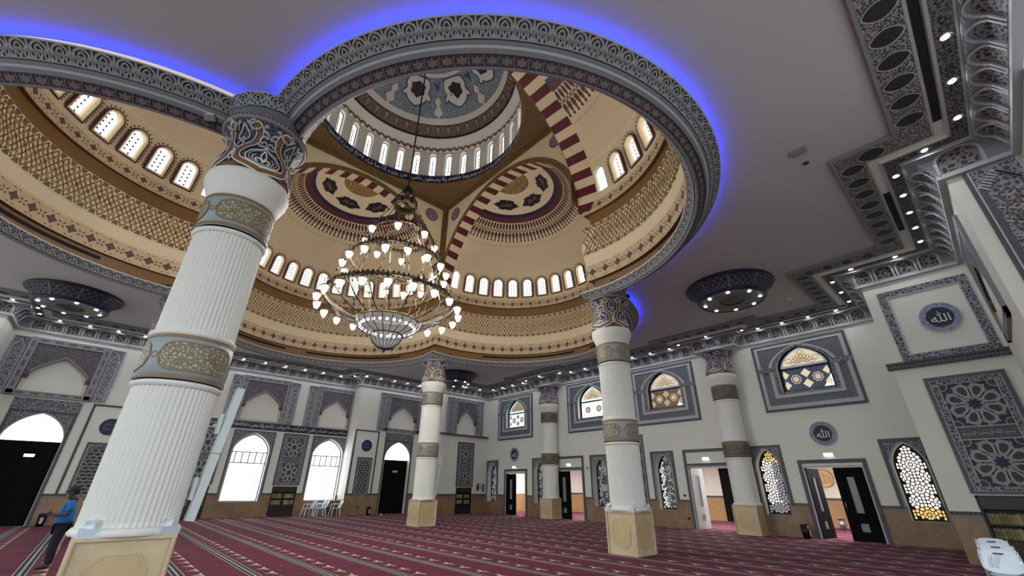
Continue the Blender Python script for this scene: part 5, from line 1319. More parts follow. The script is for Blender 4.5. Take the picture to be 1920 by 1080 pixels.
# ================================================================== CHANDELIER
LW = 120
def chandelier():
    root = empty('chandelier', (0, 0, 0))
    def put(mb, n, par=None): ob = mb.build(n); ob.parent = par or root; return ob
    b = MB(); b.tube([(0, 0, 13.5), (0, 0, 24.0)], .035, 8, 'metal_dark'); put(b, 'suspension_rod')
    b = MB(); b.lathes([(.04, 13.6), (.16, 13.5), (.2, 13.4), (.22, 13.28), (.12, 13.15), (.03, 13.1)], 20, 'metal_dark'); put(b, 'hub')
    def band(R, z, h, name, teeth):
        b = MB(); b.lathes([(R - .03, z - h / 2), (R, z - h / 2), (R + .02, z), (R, z + h / 2), (R - .03, z + h / 2), (R - .03, z - h / 2)], 64, 'bronze_ring')
        for i in range(teeth):
            a = 2 * pi * i / teeth; p = [V(((R + .005) * cos(a + e), (R + .005) * sin(a + e), z + h / 2 + d)) for e, d in ((-pi / teeth * .8, 0), (0, .09), (pi / teeth * .8, 0))]; b.poly(p, 'metal_dark')
            p = [V(((R + .005) * cos(a + e), (R + .005) * sin(a + e), z - h / 2 - d)) for e, d in ((-pi / teeth * .8, 0), (0, .06), (pi / teeth * .8, 0))]; b.poly(p, 'metal_dark')
        for i in range(teeth // 3): a = 2 * pi * i / (teeth // 3); b.box(((R + .02) * cos(a), (R + .02) * sin(a), z), (.02, .1, h * .7), 'metal_dark', a)
        return put(b, name)
    band(.47, 12.55, .3, 'crown_ring', 24); band(1.2, 10.95, .11, 'upper_ring', 48); band(1.78, 9.68, .11, 'middle_ring', 66); band(2.4, 8.02, .12, 'lower_ring', 90)
    def rod(p, q, n):
        b = MB(); p, q = V(p), V(q); b.tube([p, q], .016, 6, 'brass')
        for t in (.33, .66): c = p.lerp(q, t); d = (q - p).normalized() * .07; b.tube([c - d, c - d * .4, c + d * .4, c + d], [.012, .04, .04, .012], 8, 'metal_dark')
        put(b, n)
    P = lambda r, i, n, z, o=0: (r * cos(2 * pi * (i + o) / n), r * sin(2 * pi * (i + o) / n), z)
    for i in range(6): rod(P(.16, i, 6, 13.3), P(.47, i, 6, 12.7), 'hanger_rod')
    for i in range(8): rod(P(.47, i, 8, 12.45), P(1.2, i, 8, 11.02), 'hanger_rod')
    for i in range(8): rod(P(1.2, i, 8, 10.87), P(1.78, i, 8, 9.75), 'hanger_rod')
    for i in range(10): rod(P(1.78, i, 10, 9.6), P(2.4, i, 10, 8.1), 'hanger_rod')
    for i in range(8): rod(P(1.78, i, 8, 9.6, .25), P(1.12, i, 8, 7.22, .25), 'hanger_rod')
    # curved arms from the bowl to the lower ring
    for i in range(20):
        a = 2 * pi * (i + .5) / 20; b = MB(); L = []
        for t in range(9):
            u = t / 8; r = 1.14 + 1.28 * u; z = 7.2 + .75 * u ** 1.8; L.append((r * cos(a), r * sin(a), z))
        b.tube(L, .022, 6, 'metal_dark'); c = V(L[4]); b.tube([c - V((cos(a), sin(a), .4)) * .09, c, c + V((cos(a), sin(a), .4)) * .09], [.01, .05, .01], 6, 'metal_dark'); put(b, 'arm')
    # lanterns: bracket, cap and glowing glass
    lb = MB()
    lb.tube([(-.2, 0, .34), (-.16, 0, .5), (-.02, 0, .58), (.06, 0, .5), (.03, 0, .36), (0, 0, .27)], .014, 6, 'metal_dark'); lb.tube([(-.2, 0, .34), (-.1, 0, .3), (-.05, 0, .4)], .012, 6, 'metal_dark')
    lb.lathes([(.01, .3), (.05, .26), (.13, .235), (.18, .2), (.185, .17), (.17, .165)], 12, 'brass'); lb.lathes([(.0, -.23), (.02, -.2), (.05, -.17), (.06, -.15)], 10, 'brass')
    for i in range(6): a = 2 * pi * i / 6; lb.tube([(.172 * cos(a), .172 * sin(a), .16), (.062 * cos(a), .062 * sin(a), -.16)], .007, 4, 'brass')
    gl = MB(); gl.lathes([(.02, .16), (.165, .155), (.165, .12), (.14, .02), (.1, -.08), (.055, -.16), (.01, -.165)], 12, 'globe')
    lan = lb.build('lantern'); g = gl.build('glass_shade'); g.parent = lan; first = True
    for n, R, z, o in ((8, 1.40, 10.52, .3), (16, 1.98, 9.18, .3), (20, 2.58, 7.58, .4)):
        for i in range(n):
            if first: l, s = lan, g; first = False
            else: l = lan.copy(); s = g.copy(); COL.objects.link(l); COL.objects.link(s); s.parent = l
            l.parent = root; a = 2 * pi * (i + o) / n; l.location = (R * cos(a), R * sin(a), z); l.rotation_euler = (0, 0, a); l.scale = (.82,) * 3
    # glass bowl in two steps
    b = MB(); prof = [(1.15, 7.2), (1.12, 7.05), (1.0, 6.9), (.8, 6.78), (.56, 6.68)]; b.lathes(prof, 48, 'bowl_glow')
    bowl = put(b, 'glass_bowl')
    b = MB(); prof2 = [(.56, 6.68), (.54, 6.55), (.44, 6.38), (.26, 6.22), (.02, 6.14)]; b.lathes(prof2, 48, 'bowl_glow'); low = put(b, 'lower_bowl')
    b = MB(); b.lathes([(1.13, 7.24), (1.18, 7.22), (1.18, 7.16), (1.13, 7.14)], 48, 'brass'); b.lathes([(.55, 6.71), (.59, 6.69), (.57, 6.65)], 48, 'metal_dark')
    for i in range(20):
        a = 2 * pi * i / 20
        b.tube([((r + .012) * cos(a), (r + .012) * sin(a), z) for r, z in prof], .016, 5, 'metal_dark')
        b.tube([((r + .012) * cos(a), (r + .012) * sin(a), z) for r, z in prof2], .014, 5, 'metal_dark')
    b.lathes([(.03, 6.16), (.05, 6.1), (.02, 6.03), (.0, 6.0)], 10, 'metal_dark'); put(b, 'ribs', bowl)
    bm_ = MB(); bm_.lathes([(.0, -.055), (.04, -.04), (.055, 0), (.04, .04), (0, .055)], 10, 'globe_bright'); bl = bm_.build('bulb'); first = True
    for n, R, z in ((26, .98, 6.97),):
        for i in range(n):
            if first: q = bl; first = False
            else: q = bl.copy(); COL.objects.link(q)
            q.parent = root; a = 2 * pi * (i + .5) / n; q.location = (R * cos(a), R * sin(a), z)
    tag(root, 'huge tiered brass chandelier with glowing lanterns hanging under the central dome', 'chandelier')
chandelier()
def lamp(p, w, r, col=(1, .97, .92)):   # the light the lanterns and the bowl give
    l = bpy.data.lights.new('lantern_light', 'POINT'); l.energy = w; l.shadow_soft_size = r; l.color = col
    o = bpy.data.objects.new('lantern_light', l); COL.objects.link(o); o.location = p
for i in range(6):
    a = 2 * pi * i / 6; lamp((2.58 * cos(a + .2), 2.58 * sin(a + .2), 7.3), LW, .1); lamp((1.98 * cos(a), 1.98 * sin(a), 8.9), LW * .8, .1)
for i in range(3): a = 2 * pi * i / 3; lamp((1.4 * cos(a + .4), 1.4 * sin(a + .4), 10.2), LW, .1)
# ================================================================== ROUND CEILING LAMPS, DOWNLIGHTS
def ceiling_lamp():
    root = empty('ceiling_lamp', (0, 0, 8.7))
    def put(mb, n): ob = mb.build(n); ob.parent = root
    b = MB(); b.lathes([(1.4, 0), (1.5, 0), (1.53, -.05), (1.5, -.1), (1.44, -.1)], 48, 'lamp_navy'); b.lathes([(1.12, -.50), (1.17, -.50), (1.18, -.55), (1.15, -.6), (1.08, -.6)], 48, 'lamp_navy'); put(b, 'rims')
    R = lambda z: 1.14 + .3 * ((-z - .5) / -.4) ** 1.5 if z > -.5 else 1.14
    b = MB(); zs = [-.1 - .4 * t / 6 for t in range(7)]; b.lathes([(R(z), z) for z in zs], 48, 'lamp_dark')
    S = lambda a, z, d: V(((R(z) + d) * cos(a), (R(z) + d) * sin(a), z))
    n = 36
    for i in range(n):
        a0 = 2 * pi * i / n; w = 2 * pi / n
        if i % 4 == 0: b.stroke(S, [(a0, -.1 - .4 * t / 4) for t in range(5)], .05, 'lamp_grey', .025)
        for j in range(4):
            z0 = -.5 + j * .1; o = w / 2 * (j % 2)
            b.stroke(S, spline([(a0 + o, z0 + .14), (a0 + o + .06 * w, z0 + .06), (a0 + o + w / 2, z0), (a0 + o + .94 * w, z0 + .06), (a0 + o + w, z0 + .14)], 2), .016, 'lamp_grey', .015)
    put(b, 'lattice_drum')
    b = MB(); b.lathes([(1.09, -.58), (.8, -.6), (.72, -.57), (.5, -.57), (.45, -.6), (.42, -.58)], 48, 'lamp_under')
    F = lambda a, r, d: V((r * cos(a), r * sin(a), -.6 - d))
    for i in range(24): a = 2 * pi * i / 24; b.stroke(F, [(a, .55), (a + .1, .62), (a, .7), (a - .1, .62)], .02, 'grey_dark', .0, True)
    put(b, 'underside')
    b = MB(); b.lathes([(.43, -.6), (.38, -.57), (.3, -.585), (.2, -.565), (.1, -.59), (0, -.58)], 32, 'bronze'); put(b, 'centre_boss')
    for i in range(8):
        a = 2 * pi * (i + .3) / 8; q = MB(); q.lathes([(0, -.63), (.05, -.62), (.06, -.6)], 10, 'bulb'); q.lathes([(.06, -.6), (.08, -.61), (.09, -.6)], 10, 'chrome', ); ob = q.build('spot_bulb'); ob.parent = root; ob.location = (.93 * cos(a), .93 * sin(a), 0)
    return root
cl = ceiling_lamp(); cl.location = (9.4, -8.85, 8.7)
G = 'round navy ceiling lamps'
tag(cl, 'round navy lattice ceiling lamp above the right wall doors', 'ceiling lamp', G)
c = dup(cl, (-9.15, 9.9, 8.7)); tag(c, 'round navy lattice ceiling lamp at the left, beyond the nearest column', 'ceiling lamp', G)
c = dup(cl, (10.0, 9.95, 8.7)); tag(c, 'round navy lattice ceiling lamp just behind the farthest column capital', 'ceiling lamp', G)
q = MB(); q.lathes([(.055, 0), (.085, -.012), (.095, 0)], 14, 'chrome'); q = q.build('downlight'); l = MB(); l.disc((0, 0, -.006), .056, 14, 'downlight_glow'); l = l.build('lens'); l.parent = q
for i, (p, t) in enumerate(DL):
    d = q if i == 0 else dup(q); d.location = (p.x, p.y, 8.572)
    tag(d, 'tiny bright downlight in the strip along the cornice', 'downlight', 'downlights along the cornice')
for (x, y), lab in (((3.3, -12.9), 'small grey ceiling sensor box near the right foreground ceiling edge'), ((12.2, -10.1), 'small smoke detector on the ceiling above the pier')):
    b = MB(); b.box((x, y, 8.66), (.16, .3, .08), 'box_grey') if x < 5 else b.lathes([(.1, 8.7), (.1, 8.66), (.05, 8.63), (0, 8.63)], 16, 'plaster', (x, y, 0)); tag(b.build('smoke_detector' if x > 5 else 'ceiling_sensor'), lab, 'detector')
b = MB(); b.lathes([(.06, 8.7), (.06, 8.67), (.0, 8.65)], 12, 'brown_dark', (3.87, -12.9, 0)); tag(b.build('ceiling_sprinkler'), 'tiny brown ceiling sprinkler beside the grey sensor box', 'sprinkler')
# ================================================================== BOOKCASES
BK = []
def book(i, w, h):
    b = MB(); b.box((0, 0, h / 2), (w, .15, h), 'book%d' % i); b.box((0, -.077, h * .8), (w * .8, .004, .02), 'gold_paint'); b.box((0, -.077, h * .25), (w * .8, .004, .015), 'gold_paint'); return b.build('book')
PB = [book(i, .07, (.25, .23, .26, .24, .25)[i]) for i in range(5)]
usedb = [False] * 5
def bookcase(S, a, hw, h, label, where, books=True, rz=0):
    o = empty('bookcase', S(a, 0, 0))
    def put(mb, n, par=None): ob = mb.build(n); ob.parent = par or o; ob.matrix_parent_inverse = Matrix.Translation(-o.location) if not par else par.matrix_parent_inverse @ Matrix.Identity(4); return ob
    d = -.3; b = MB(); b.fill(S, rect(a - hw, 0, a + hw, h), 'wood_black', d)
    for r in (rect(a - hw, 0, a - hw + .06, h), rect(a + hw - .06, 0, a + hw, h), rect(a - .02, .25, a + .02, h - .3), rect(a - hw, h - .04, a + hw, h), rect(a - hw, 0, a + hw, .05)): b.prism(S, r, d, .02, 'wood_black')
    put(b, 'carcass')
    tp = MB(); tp.prism(S, rect(a - hw + .06, h - .32, a + hw - .06, h - .04), d, .0, 'wood_dark')
    for sg in (-1, 1): tp.stroke(S, [(a + sg * .14, h - .12), (a + sg * (hw - .22), h - .12), (a + sg * (hw - .12), h - .18), (a + sg * (hw - .22), h - .25), (a + sg * .14, h - .25)], .018, 'wood_rail', .012, True)
    tp.stroke(S, circ(a, h - .185, .1, 6), .025, 'wood_rail', .012, True); put(tp, 'top_rail')
    bt = MB(); bt.prism(S, rect(a - hw + .06, .05, a + hw - .06, .26), d, .0, 'wood_dark'); bt.stroke(S, circ(a, .155, .09, 6), .02, 'wood_rail', .012, True)
    for sg in (-1, 1): bt.stroke(S, rect(*sorted((a + sg * .14, a + sg * (hw - .14)))[:1], .1, max(a + sg * .14, a + sg * (hw - .14)), .21), .015, 'wood_rail', .012, True)
    put(bt, 'bottom_rail')
    for z in (.62, .96):
        s = MB(); s.prism(S, rect(a - hw + .06, z - .03, a + hw - .06, z), d, .0, 'wood_black'); put(s, 'shelf')
    dr = MB()
    for sg in (-1, 1): x0, x1 = sorted((a + sg * .03, a + sg * (hw - .07))); dr.prism(S, rect(x0, .27, x1, .58), -.05, -.01, 'wood_dark')
    put(dr, 'lower_doors'); tag(o, label, 'bookcase', 'dark recessed bookcases')
    if not books: return
    for z, zn in ((.62, 'lower'), (.96, 'upper')):
        for sg, cn in ((-1, 'left'), (1, 'right')):
            n = int((hw - .1) / .075)
            for i in range(n):
                k = random.randrange(5); w = sg * (.05 + .075 * (i + .5)); p = S(a + w, z, -.12)
                if not usedb[k]: bk = PB[k]; usedb[k] = True
                else: bk = PB[k].copy(); COL.objects.link(bk)
                bk.location = p; bk.rotation_euler = (0, 0, rz)
                tag(bk, 'tan bound book on the %s %s shelf of the bookcase %s' % (zn, cn, where), 'book', 'books in the bookcase ' + where)
bookcase(W_B, 2.38, .70, 1.6, 'dark bookcase with rows of books between the two bright back windows', 'between the back windows')
bookcase(W_B, -2.23, .70, 1.6, 'dark bookcase partly hidden by the nearest column and loudspeaker', 'beside the nearest column')
bookcase(W_C, 13.34, .68, 1.63, 'plain dark bookcase with few books in the far right corner', 'in the far corner', True)
bookcase(W_P, 13.82, .80, 1.63, 'dark carved bookcase in the right foreground pier behind the folding chairs', 'behind the folding chairs', True, -pi / 2)
b = MB(); x, y = -5.85, 7.9
b.box((x, y, .66), (1.0, .4, 1.32), 'wood_black'); b.box((x, y, 1.36), (1.06, .45, .05), 'wood_dark'); c = empty('cabinet', (x, y, 0)); k = b.build('carcass'); k.parent = c; k.location = (-x, -y, 0)
b = MB()
for sg in (-1, 1): b.box((x + sg * .24, y - .21, .66), (.44, .03, 1.1), 'wood_dark')
k = b.build('door'); k.parent = c; k.location = (-x, -y, 0)
b = MB(); b.tube([V((x - .45 + .9 * t / 20, y - .2, 1.42 + .06 * abs(sin(t * pi / 4)))) for t in range(21)], .02, 6, 'wood_rail'); k = b.build('crest'); k.parent = c; k.location = (-x, -y, 0)
tag(c, 'black cabinet with carved crest showing between the standing man and the nearest column', 'cabinet')
# ================================================================== TISSUE BOXES
def tissue(p, rz, label, n=1):
    o = empty('tissue_box', p, rz); b = MB(); b.box((0, 0, .045), (.24, .13, .09), 'tissue_box'); x = b.build('carton'); x.parent = o
    b = MB(); f = lambda u, v: ((u - .5) * .14 * (1 + .3 * v), (.02 * sin(9 * u) + .03 * sin(5 * v)) , .088 + .11 * v * (1 - .5 * abs(u - .45)))
    b.grid(f, 10, 5, 'tissue'); g = lambda u, v: (.03 * sin(7 * u), (u - .5) * .1 * (1 + v * .4), .088 + .09 * v * (1 - .6 * abs(u - .5))); b.grid(g, 8, 4, 'tissue'); x = b.build('tissue'); x.parent = o
    tag(o, label, 'tissue box', 'tissue boxes on the column pedestals')
PZ = 1.11
tissue((-6.14, -6.215, PZ), 0, 'pale blue tissue box on the left corner of the nearest column pedestal')
tissue((-5.41, -6.20, PZ), .5, 'white tissue box on the right corner of the nearest column pedestal')
tissue((5.39, -5.36, PZ), 1.3, 'white tissue box on the left corner of the lone column pedestal')
tissue((5.40, -6.20, PZ), .3, 'white tissue box on the front corner of the lone column pedestal')
tissue((6.2, -6.2, PZ), .2, 'white tissue box on the right corner of the lone column pedestal')
# ================================================================== CHAIRS
def folding_chair():
    root = empty('folding_chair')
    def put(mb, n, par=None): ob = mb.build(n); ob.parent = par or root; return ob
    # faces +x
    b = MB(); h, w = .42, .44
    def bf(u, v):
        y = (u - .5) * w; e = .06 * (2 * abs(u - .5)) ** 4
        return (-.2 - .10 * v - .03 * (1 - (2 * u - 1) ** 2), y, .58 + e + (.30 - 2 * e) * v)
    b.grid(bf, 20, 10, 'folding_white'); b.grid(lambda u, v: V(bf(u, v)) + V((-.018, 0, 0)), 20, 10, 'folding_white')
    for P in ([(0, v / 10) for v in range(11)], [(1, v / 10) for v in range(11)], [(u / 20, 0) for u in range(21)], [(u / 20, 1) for u in range(21)]):
        b.tube([V(bf(*p)) + V((-.009, 0, 0)) for p in P], .014, 6, 'folding_white')
    for k in range(5): b.tube([V(bf(.16 + .05 * k, .2)) + V((.004, 0, 0)), V(bf(.24 + .07 * k, .75)) + V((.004, 0, 0))], .004, 4, 'grey_light')
    put(b, 'backrest')
    b = MB(); b.add([V(bf(u, v)) + V((.004, 0, 0)) for u, v in ((.37, .8), (.63, .8), (.63, .88), (.37, .88))], [[0, 1, 2, 3]], 'slot_grip'); put(b, 'hand_slot')
    b = MB(); b.grid(lambda u, v: (-.2 + .42 * v, (u - .5) * (.40 + .03 * v), .45 + .015 * v - .02 * (1 - (2 * u - 1) ** 2)), 12, 10, 'folding_white'); b.box((.01, 0, .43), (.4, .38, .03), 'folding_white'); put(b, 'seat')
    for sg in (-1, 1):
        y = sg * .215
        b = MB(); b.tube([(-.31, y, .87), (-.2, y, .56), (.0, y, .43), (.22, y, .02)], .013, 8, 'chrome'); put(b, 'leg')
        b = MB(); b.tube([(.12, y * .93, .43), (-.26, y * .93, .02)], .013, 8, 'chrome'); put(b, 'leg')
    b = MB(); b.tube([(.17, -.215, .12), (.17, .215, .12)], .01, 6, 'chrome'); b.tube([(-.2, -.2, .1), (-.2, .2, .1)], .01, 6, 'chrome'); put(b, 'crossbar')
    return root
fc = folding_chair(); rz = -pi / 2 - .12
G = 'white folding chairs by the right pier'
for i, ((x, y), l) in enumerate((((4.28, -13.33), 'nearest white folding chair, front one of the row before the dark bookcase'), ((5.5, -13.28), 'middle white folding chair of the row before the dark bookcase'), ((6.75, -13.2), 'rear white folding chair of the row, closest to the right pier'), ((5.35, -13.95), 'white folding chair cut off by the right picture edge'))):
    c = fc if i == 0 else dup(fc); c.location = (x, y, 0); c.rotation_euler = (0, 0, pi + .08); tag(c, l, 'chair', G)
def plastic_chair(mat='plastic_white', arms=True):
    root = empty('plastic_chair')
    def put(mb, n): ob = mb.build(n); ob.parent = root
    b = MB(); b.grid(lambda u, v: (-.22 + .44 * v, (u - .5) * (.42 + .05 * v), .43 + .02 * v - .03 * sin(pi * u) * sin(pi * min(v * 1.1, 1))), 8, 8, mat); b.grid(lambda u, v: (-.22 + .44 * v, (u - .5) * (.42 + .05 * v), .405), 8, 1, mat); put(b, 'seat')
    b = MB()
    bk = lambda u, v: (-.22 - .16 * v - .05 * cos((u - .5) * pi), (u - .5) * (.42 - .02 * v), .44 + (.42 - .08 * (2 * u - 1) ** 2) * v)
    for i in range(5): b.grid(lambda u, v, i=i: bk((i + .15 + .7 * u) / 5, v), 2, 6, mat)
    for P in ([(u / 12, 1) for u in range(13)], [(0, v / 6) for v in range(7)], [(1, v / 6) for v in range(7)]): b.tube([bk(*p) for p in P], .02, 6, mat)
    put(b, 'backrest')
    for sx, sy in ((1, 1), (1, -1), (-1, 1), (-1, -1)):
        b = MB(); b.tube([(sx * .2, sy * .2, .43), (sx * .23, sy * .235, .2), (sx * .26, sy * .26, 0.0)], [.03, .024, .02], 6, mat); put(b, 'leg')
    if arms:
        for sy in (-1, 1):
            b = MB(); b.tube([(-.28, sy * .21, .66), (-.05, sy * .27, .67), (.17, sy * .26, .64), (.2, sy * .23, .44)], .02, 6, mat); put(b, 'armrest')
    return root
pc = plastic_chair(); G = 'plastic chairs under the back window'
for i, ((x, y), r, l) in enumerate((((3.62, 15.1), pi + .1, 'leftmost white plastic armchair under the right bright window'), ((4.36, 15.0), pi - .1, 'white plastic armchair second from the left under the right bright window'), ((4.42, 15.68), pi - .1, 'white plastic armchair standing close behind the second one under the bright window'), ((5.12, 14.75), pi, 'white plastic armchair nearest the wall corner right of the bright window'))):
    c = pc if i == 0 else dup(pc); c.location = (x, y, 0); c.rotation_euler = (0, 0, r); tag(c, l, 'chair', G)
bc = plastic_chair('door_black', False); bc.location = (5.2, 15.55, 0); bc.rotation_euler = (0, 0, pi); tag(bc, 'black chair behind the white plastic chairs in the corner of the bright window', 'chair')
# ================================================================== SMALL THINGS ALONG THE WALLS
def bin_(p, label, m='metal_dark', h=.45):
    o = empty('waste_bin', p); b = MB(); b.lathes([(.02, 0), (.12, .0), (.15, h), (.14, h), (.11, .02)], 16, m); x = b.build('bin_body'); x.parent = o; b = MB(); b.lathes([(.15, h), (.155, h + .02), (.11, h + .04), (.1, h)], 16, 'slot_black'); x = b.build('rim'); x.parent = o
    b = MB(); b.box((0, -.145, h * .5), (.1, .01, h * .5), 'grey_light'); x = b.build('label_plate'); x.parent = o; tag(o, label, 'bin')
bin_((7.2, 14.5, 0), 'small dark bin left of the far black door'); bin_((-7.45, 14.5, 0), 'small dark bin right of the left black door'); bin_((14.95, -7.75, 0), 'small dark bin right of the plain column by the right wall')
bin_((21.6, -7.55, 0), 'steel bin in the corridor seen through the open door nearest the pier', 'steel', .4)
b = MB(); b.lathes([(.0, 1.45), (.07, 1.46), (.075, 1.8), (.04, 1.86), (.02, 1.9), (0, 1.92)], 14, 'red_ext', (14.5, 12.63, 0)); o = empty('fire_extinguisher', (14.5, 12.63, 1.45)); x = b.build('cylinder_body'); x.parent = o; x.matrix_parent_inverse = Matrix.Translation(-o.location)
b = MB(); b.tube([(14.5, 12.63, 1.9), (14.58, 12.6, 1.86), (14.6, 12.6, 1.6)], .012, 6, 'slot_black'); b.box((14.5, 12.62, 1.93), (.1, .03, .04), 'slot_black'); x = b.build('hose'); x.parent = o; x.matrix_parent_inverse = Matrix.Translation(-o.location)
tag(o, 'dark red fire extinguisher on the wall of the far right corner', 'fire extinguisher')
b = MB(); b.prism(W_C, rect(14.68, 1.6, 14.86, 1.9), 0, .02, 'slot_black', (rect(14.7, 1.62, 14.84, 1.88),)); b.fill(W_C, rect(14.7, 1.62, 14.84, 1.88), 'plaster', .008); tag(b.build('notice_board'), 'small framed notice right of the red fire extinguisher', 'frame')
b = MB(); b.lathes([(0, 1.38), (.05, 1.39), (.05, 1.84), (.02, 1.9), (0, 1.9)], 12, 'slot_black', (15.05, 12.66, 0)); b.tube([(15.05, 12.66, 1.88), (14.9, 12.66, 1.9)], .015, 6, 'slot_black'); tag(b.build('fire_extinguisher'), 'slim black extinguisher right of the small framed notice', 'fire extinguisher')
b = MB(); b.lathes([(.0, 0), (.05, 0), (.05, .04), (0, .05)], 12, 'red_ext'); x = b.build('fire_alarm'); x.location = (15.35, 3.1, 2.78); x.rotation_euler = (0, -pi / 2, 0); tag(x, 'small red fire alarm on the right wall between door and lattice window', 'alarm')
for (S, a, z, l) in ((W_R, 7.71, .44, 'dark wall socket in the wainscot left of the open door nearest the pier'), (W_R, 2.81, .44, 'dark wall socket in the wainscot left of the grey door leaf'), (W_R, -3.03, 1.4, 'white switch plate on the plaster left of the lattice window behind the lone column'), (W_R, 2.77, 1.42, 'small black switch on the plaster left of the grey door leaf'), (W_D, 6.6, .45, 'dark wall socket in the wainscot under the right lattice panel')):
    b = MB(); b.prism(S, rect(a - .06, z - .05, a + .06, z + .05), 0, .02, 'plaster' if 'white' in l else 'slot_black'); b.stroke(S, rect(a - .04, z - .03, a + .04, z + .03), .008, 'grey_dark', .024, True); tag(b.build('wall_switch' if 'switch' in l else 'wall_socket'), l, 'socket')
b = MB(); b.lathes([(0, 0), (.05, .01), (.06, .04), (.03, .08), (0, .09)], 10, 'tissue', (7.94, 14.2, 0)); tag(b.build('paper_ball'), 'tiny white crumpled paper on the carpet before the far black door', 'paper')
# corridor things
CX = 22.36
S = Frame((CX, 0, 0), (0, -1, 0), (-1, 0, 0))
o = empty('wall_roundel', S(7.15, 2.3, 0)); b = MB(); b.prism(S, circ(7.15, 2.3, .44, 40), 0, .04, 'corridor_gold'); b.stroke(S, circ(7.15, 2.3, .42, 40), .035, 'gold_paint', .05, True); x = b.build('disc'); x.parent = o; x.matrix_parent_inverse = Matrix.Translation(-o.location)
b = MB(); letters(b, S, 'الله', 7.15, 2.3, .6, .5, 'gold_paint', .05); x = b.build('lettering'); x.parent = o; x.matrix_parent_inverse = Matrix.Translation(-o.location); tag(o, 'golden calligraphy roundel on the corridor wall seen through the open door', 'roundel')
b = MB(); b.prism(S, rect(1.7, 0, 2.9, 2.9), .02, .1, 'door_black'); tag(b.build('black_panel'), 'plain black panel added in the corridor behind the grey door leaf', 'screen')  # plain black panel added in front of the corridor wall
b = MB(); b.prism(S, rect(2.95, .25, 3.35, 1.25), .3, .34, 'corridor_wall', back=True); b.prism(S, rect(2.95, 1.25, 3.35, 1.75), .3, .34, 'grey_dark', back=True); b.prism(S, rect(3.02, 1.8, 3.22, 2.75), .3, .34, 'wood_light', back=True); b.stroke(S, circ(3.15, .8, .1, 12), .03, 'grey_dark', .35, True)
for x in (2.98, 3.32): b.tube([S(x, 0, .32), S(x, 1.9, .32)], .02, 6, 'wood_light')
tag(b.build('display_stand'), 'cream and wood display stand seen through the doorway with the grey leaf', 'stand')
b = MB(); b.tube([(21.9, -8.1, 1.36), (21.9, -8.1, 1.5)], .03, 8, 'plaster')
for i in range(7): a = i * .9; b.lathes([(0, 0), (.06, .03), (.07, .07), (.03, .1), (0, .1)], 8, 'flower_red', (21.9 + .07 * cos(a), -8.1 + .1 * sin(a), 1.5 + .03 * (i % 3)))
b.box((21.95, -8.1, .68), (.25, .4, 1.36), 'wood_light'); tag(b.build('flower_stand'), 'small red flowers on a wooden stand in the corridor', 'flowers')
# ================================================================== THE STANDING MAN
def skin_mesh(joints, edges, sub=2):
    me = bpy.data.meshes.new('figure'); names = list(joints); me.from_pydata([joints[n][:3] for n in names], [(names.index(a), names.index(b)) for a, b in edges], [])
    o = bpy.data.objects.new('figure', me); COL.objects.link(o)
    m = o.modifiers.new('s', 'SKIN'); m.use_smooth_shade = True; o.modifiers.new('b', 'SUBSURF').levels = sub
    for i, n in enumerate(names):
        r = joints[n][3]; o.data.skin_vertices[0].data[i].radius = r if isinstance(r, tuple) else (r, r); o.data.skin_vertices[0].data[i].use_root = i == 0
    dg = bpy.context.evaluated_depsgraph_get(); ev = bpy.data.meshes.new_from_object(o.evaluated_get(dg)); vs = [tuple(v.co) for v in ev.vertices]; fs = [list(p.vertices) for p in ev.polygons]
    bpy.data.objects.remove(o); bpy.data.meshes.remove(me); bpy.data.meshes.remove(ev)
    return vs, fs
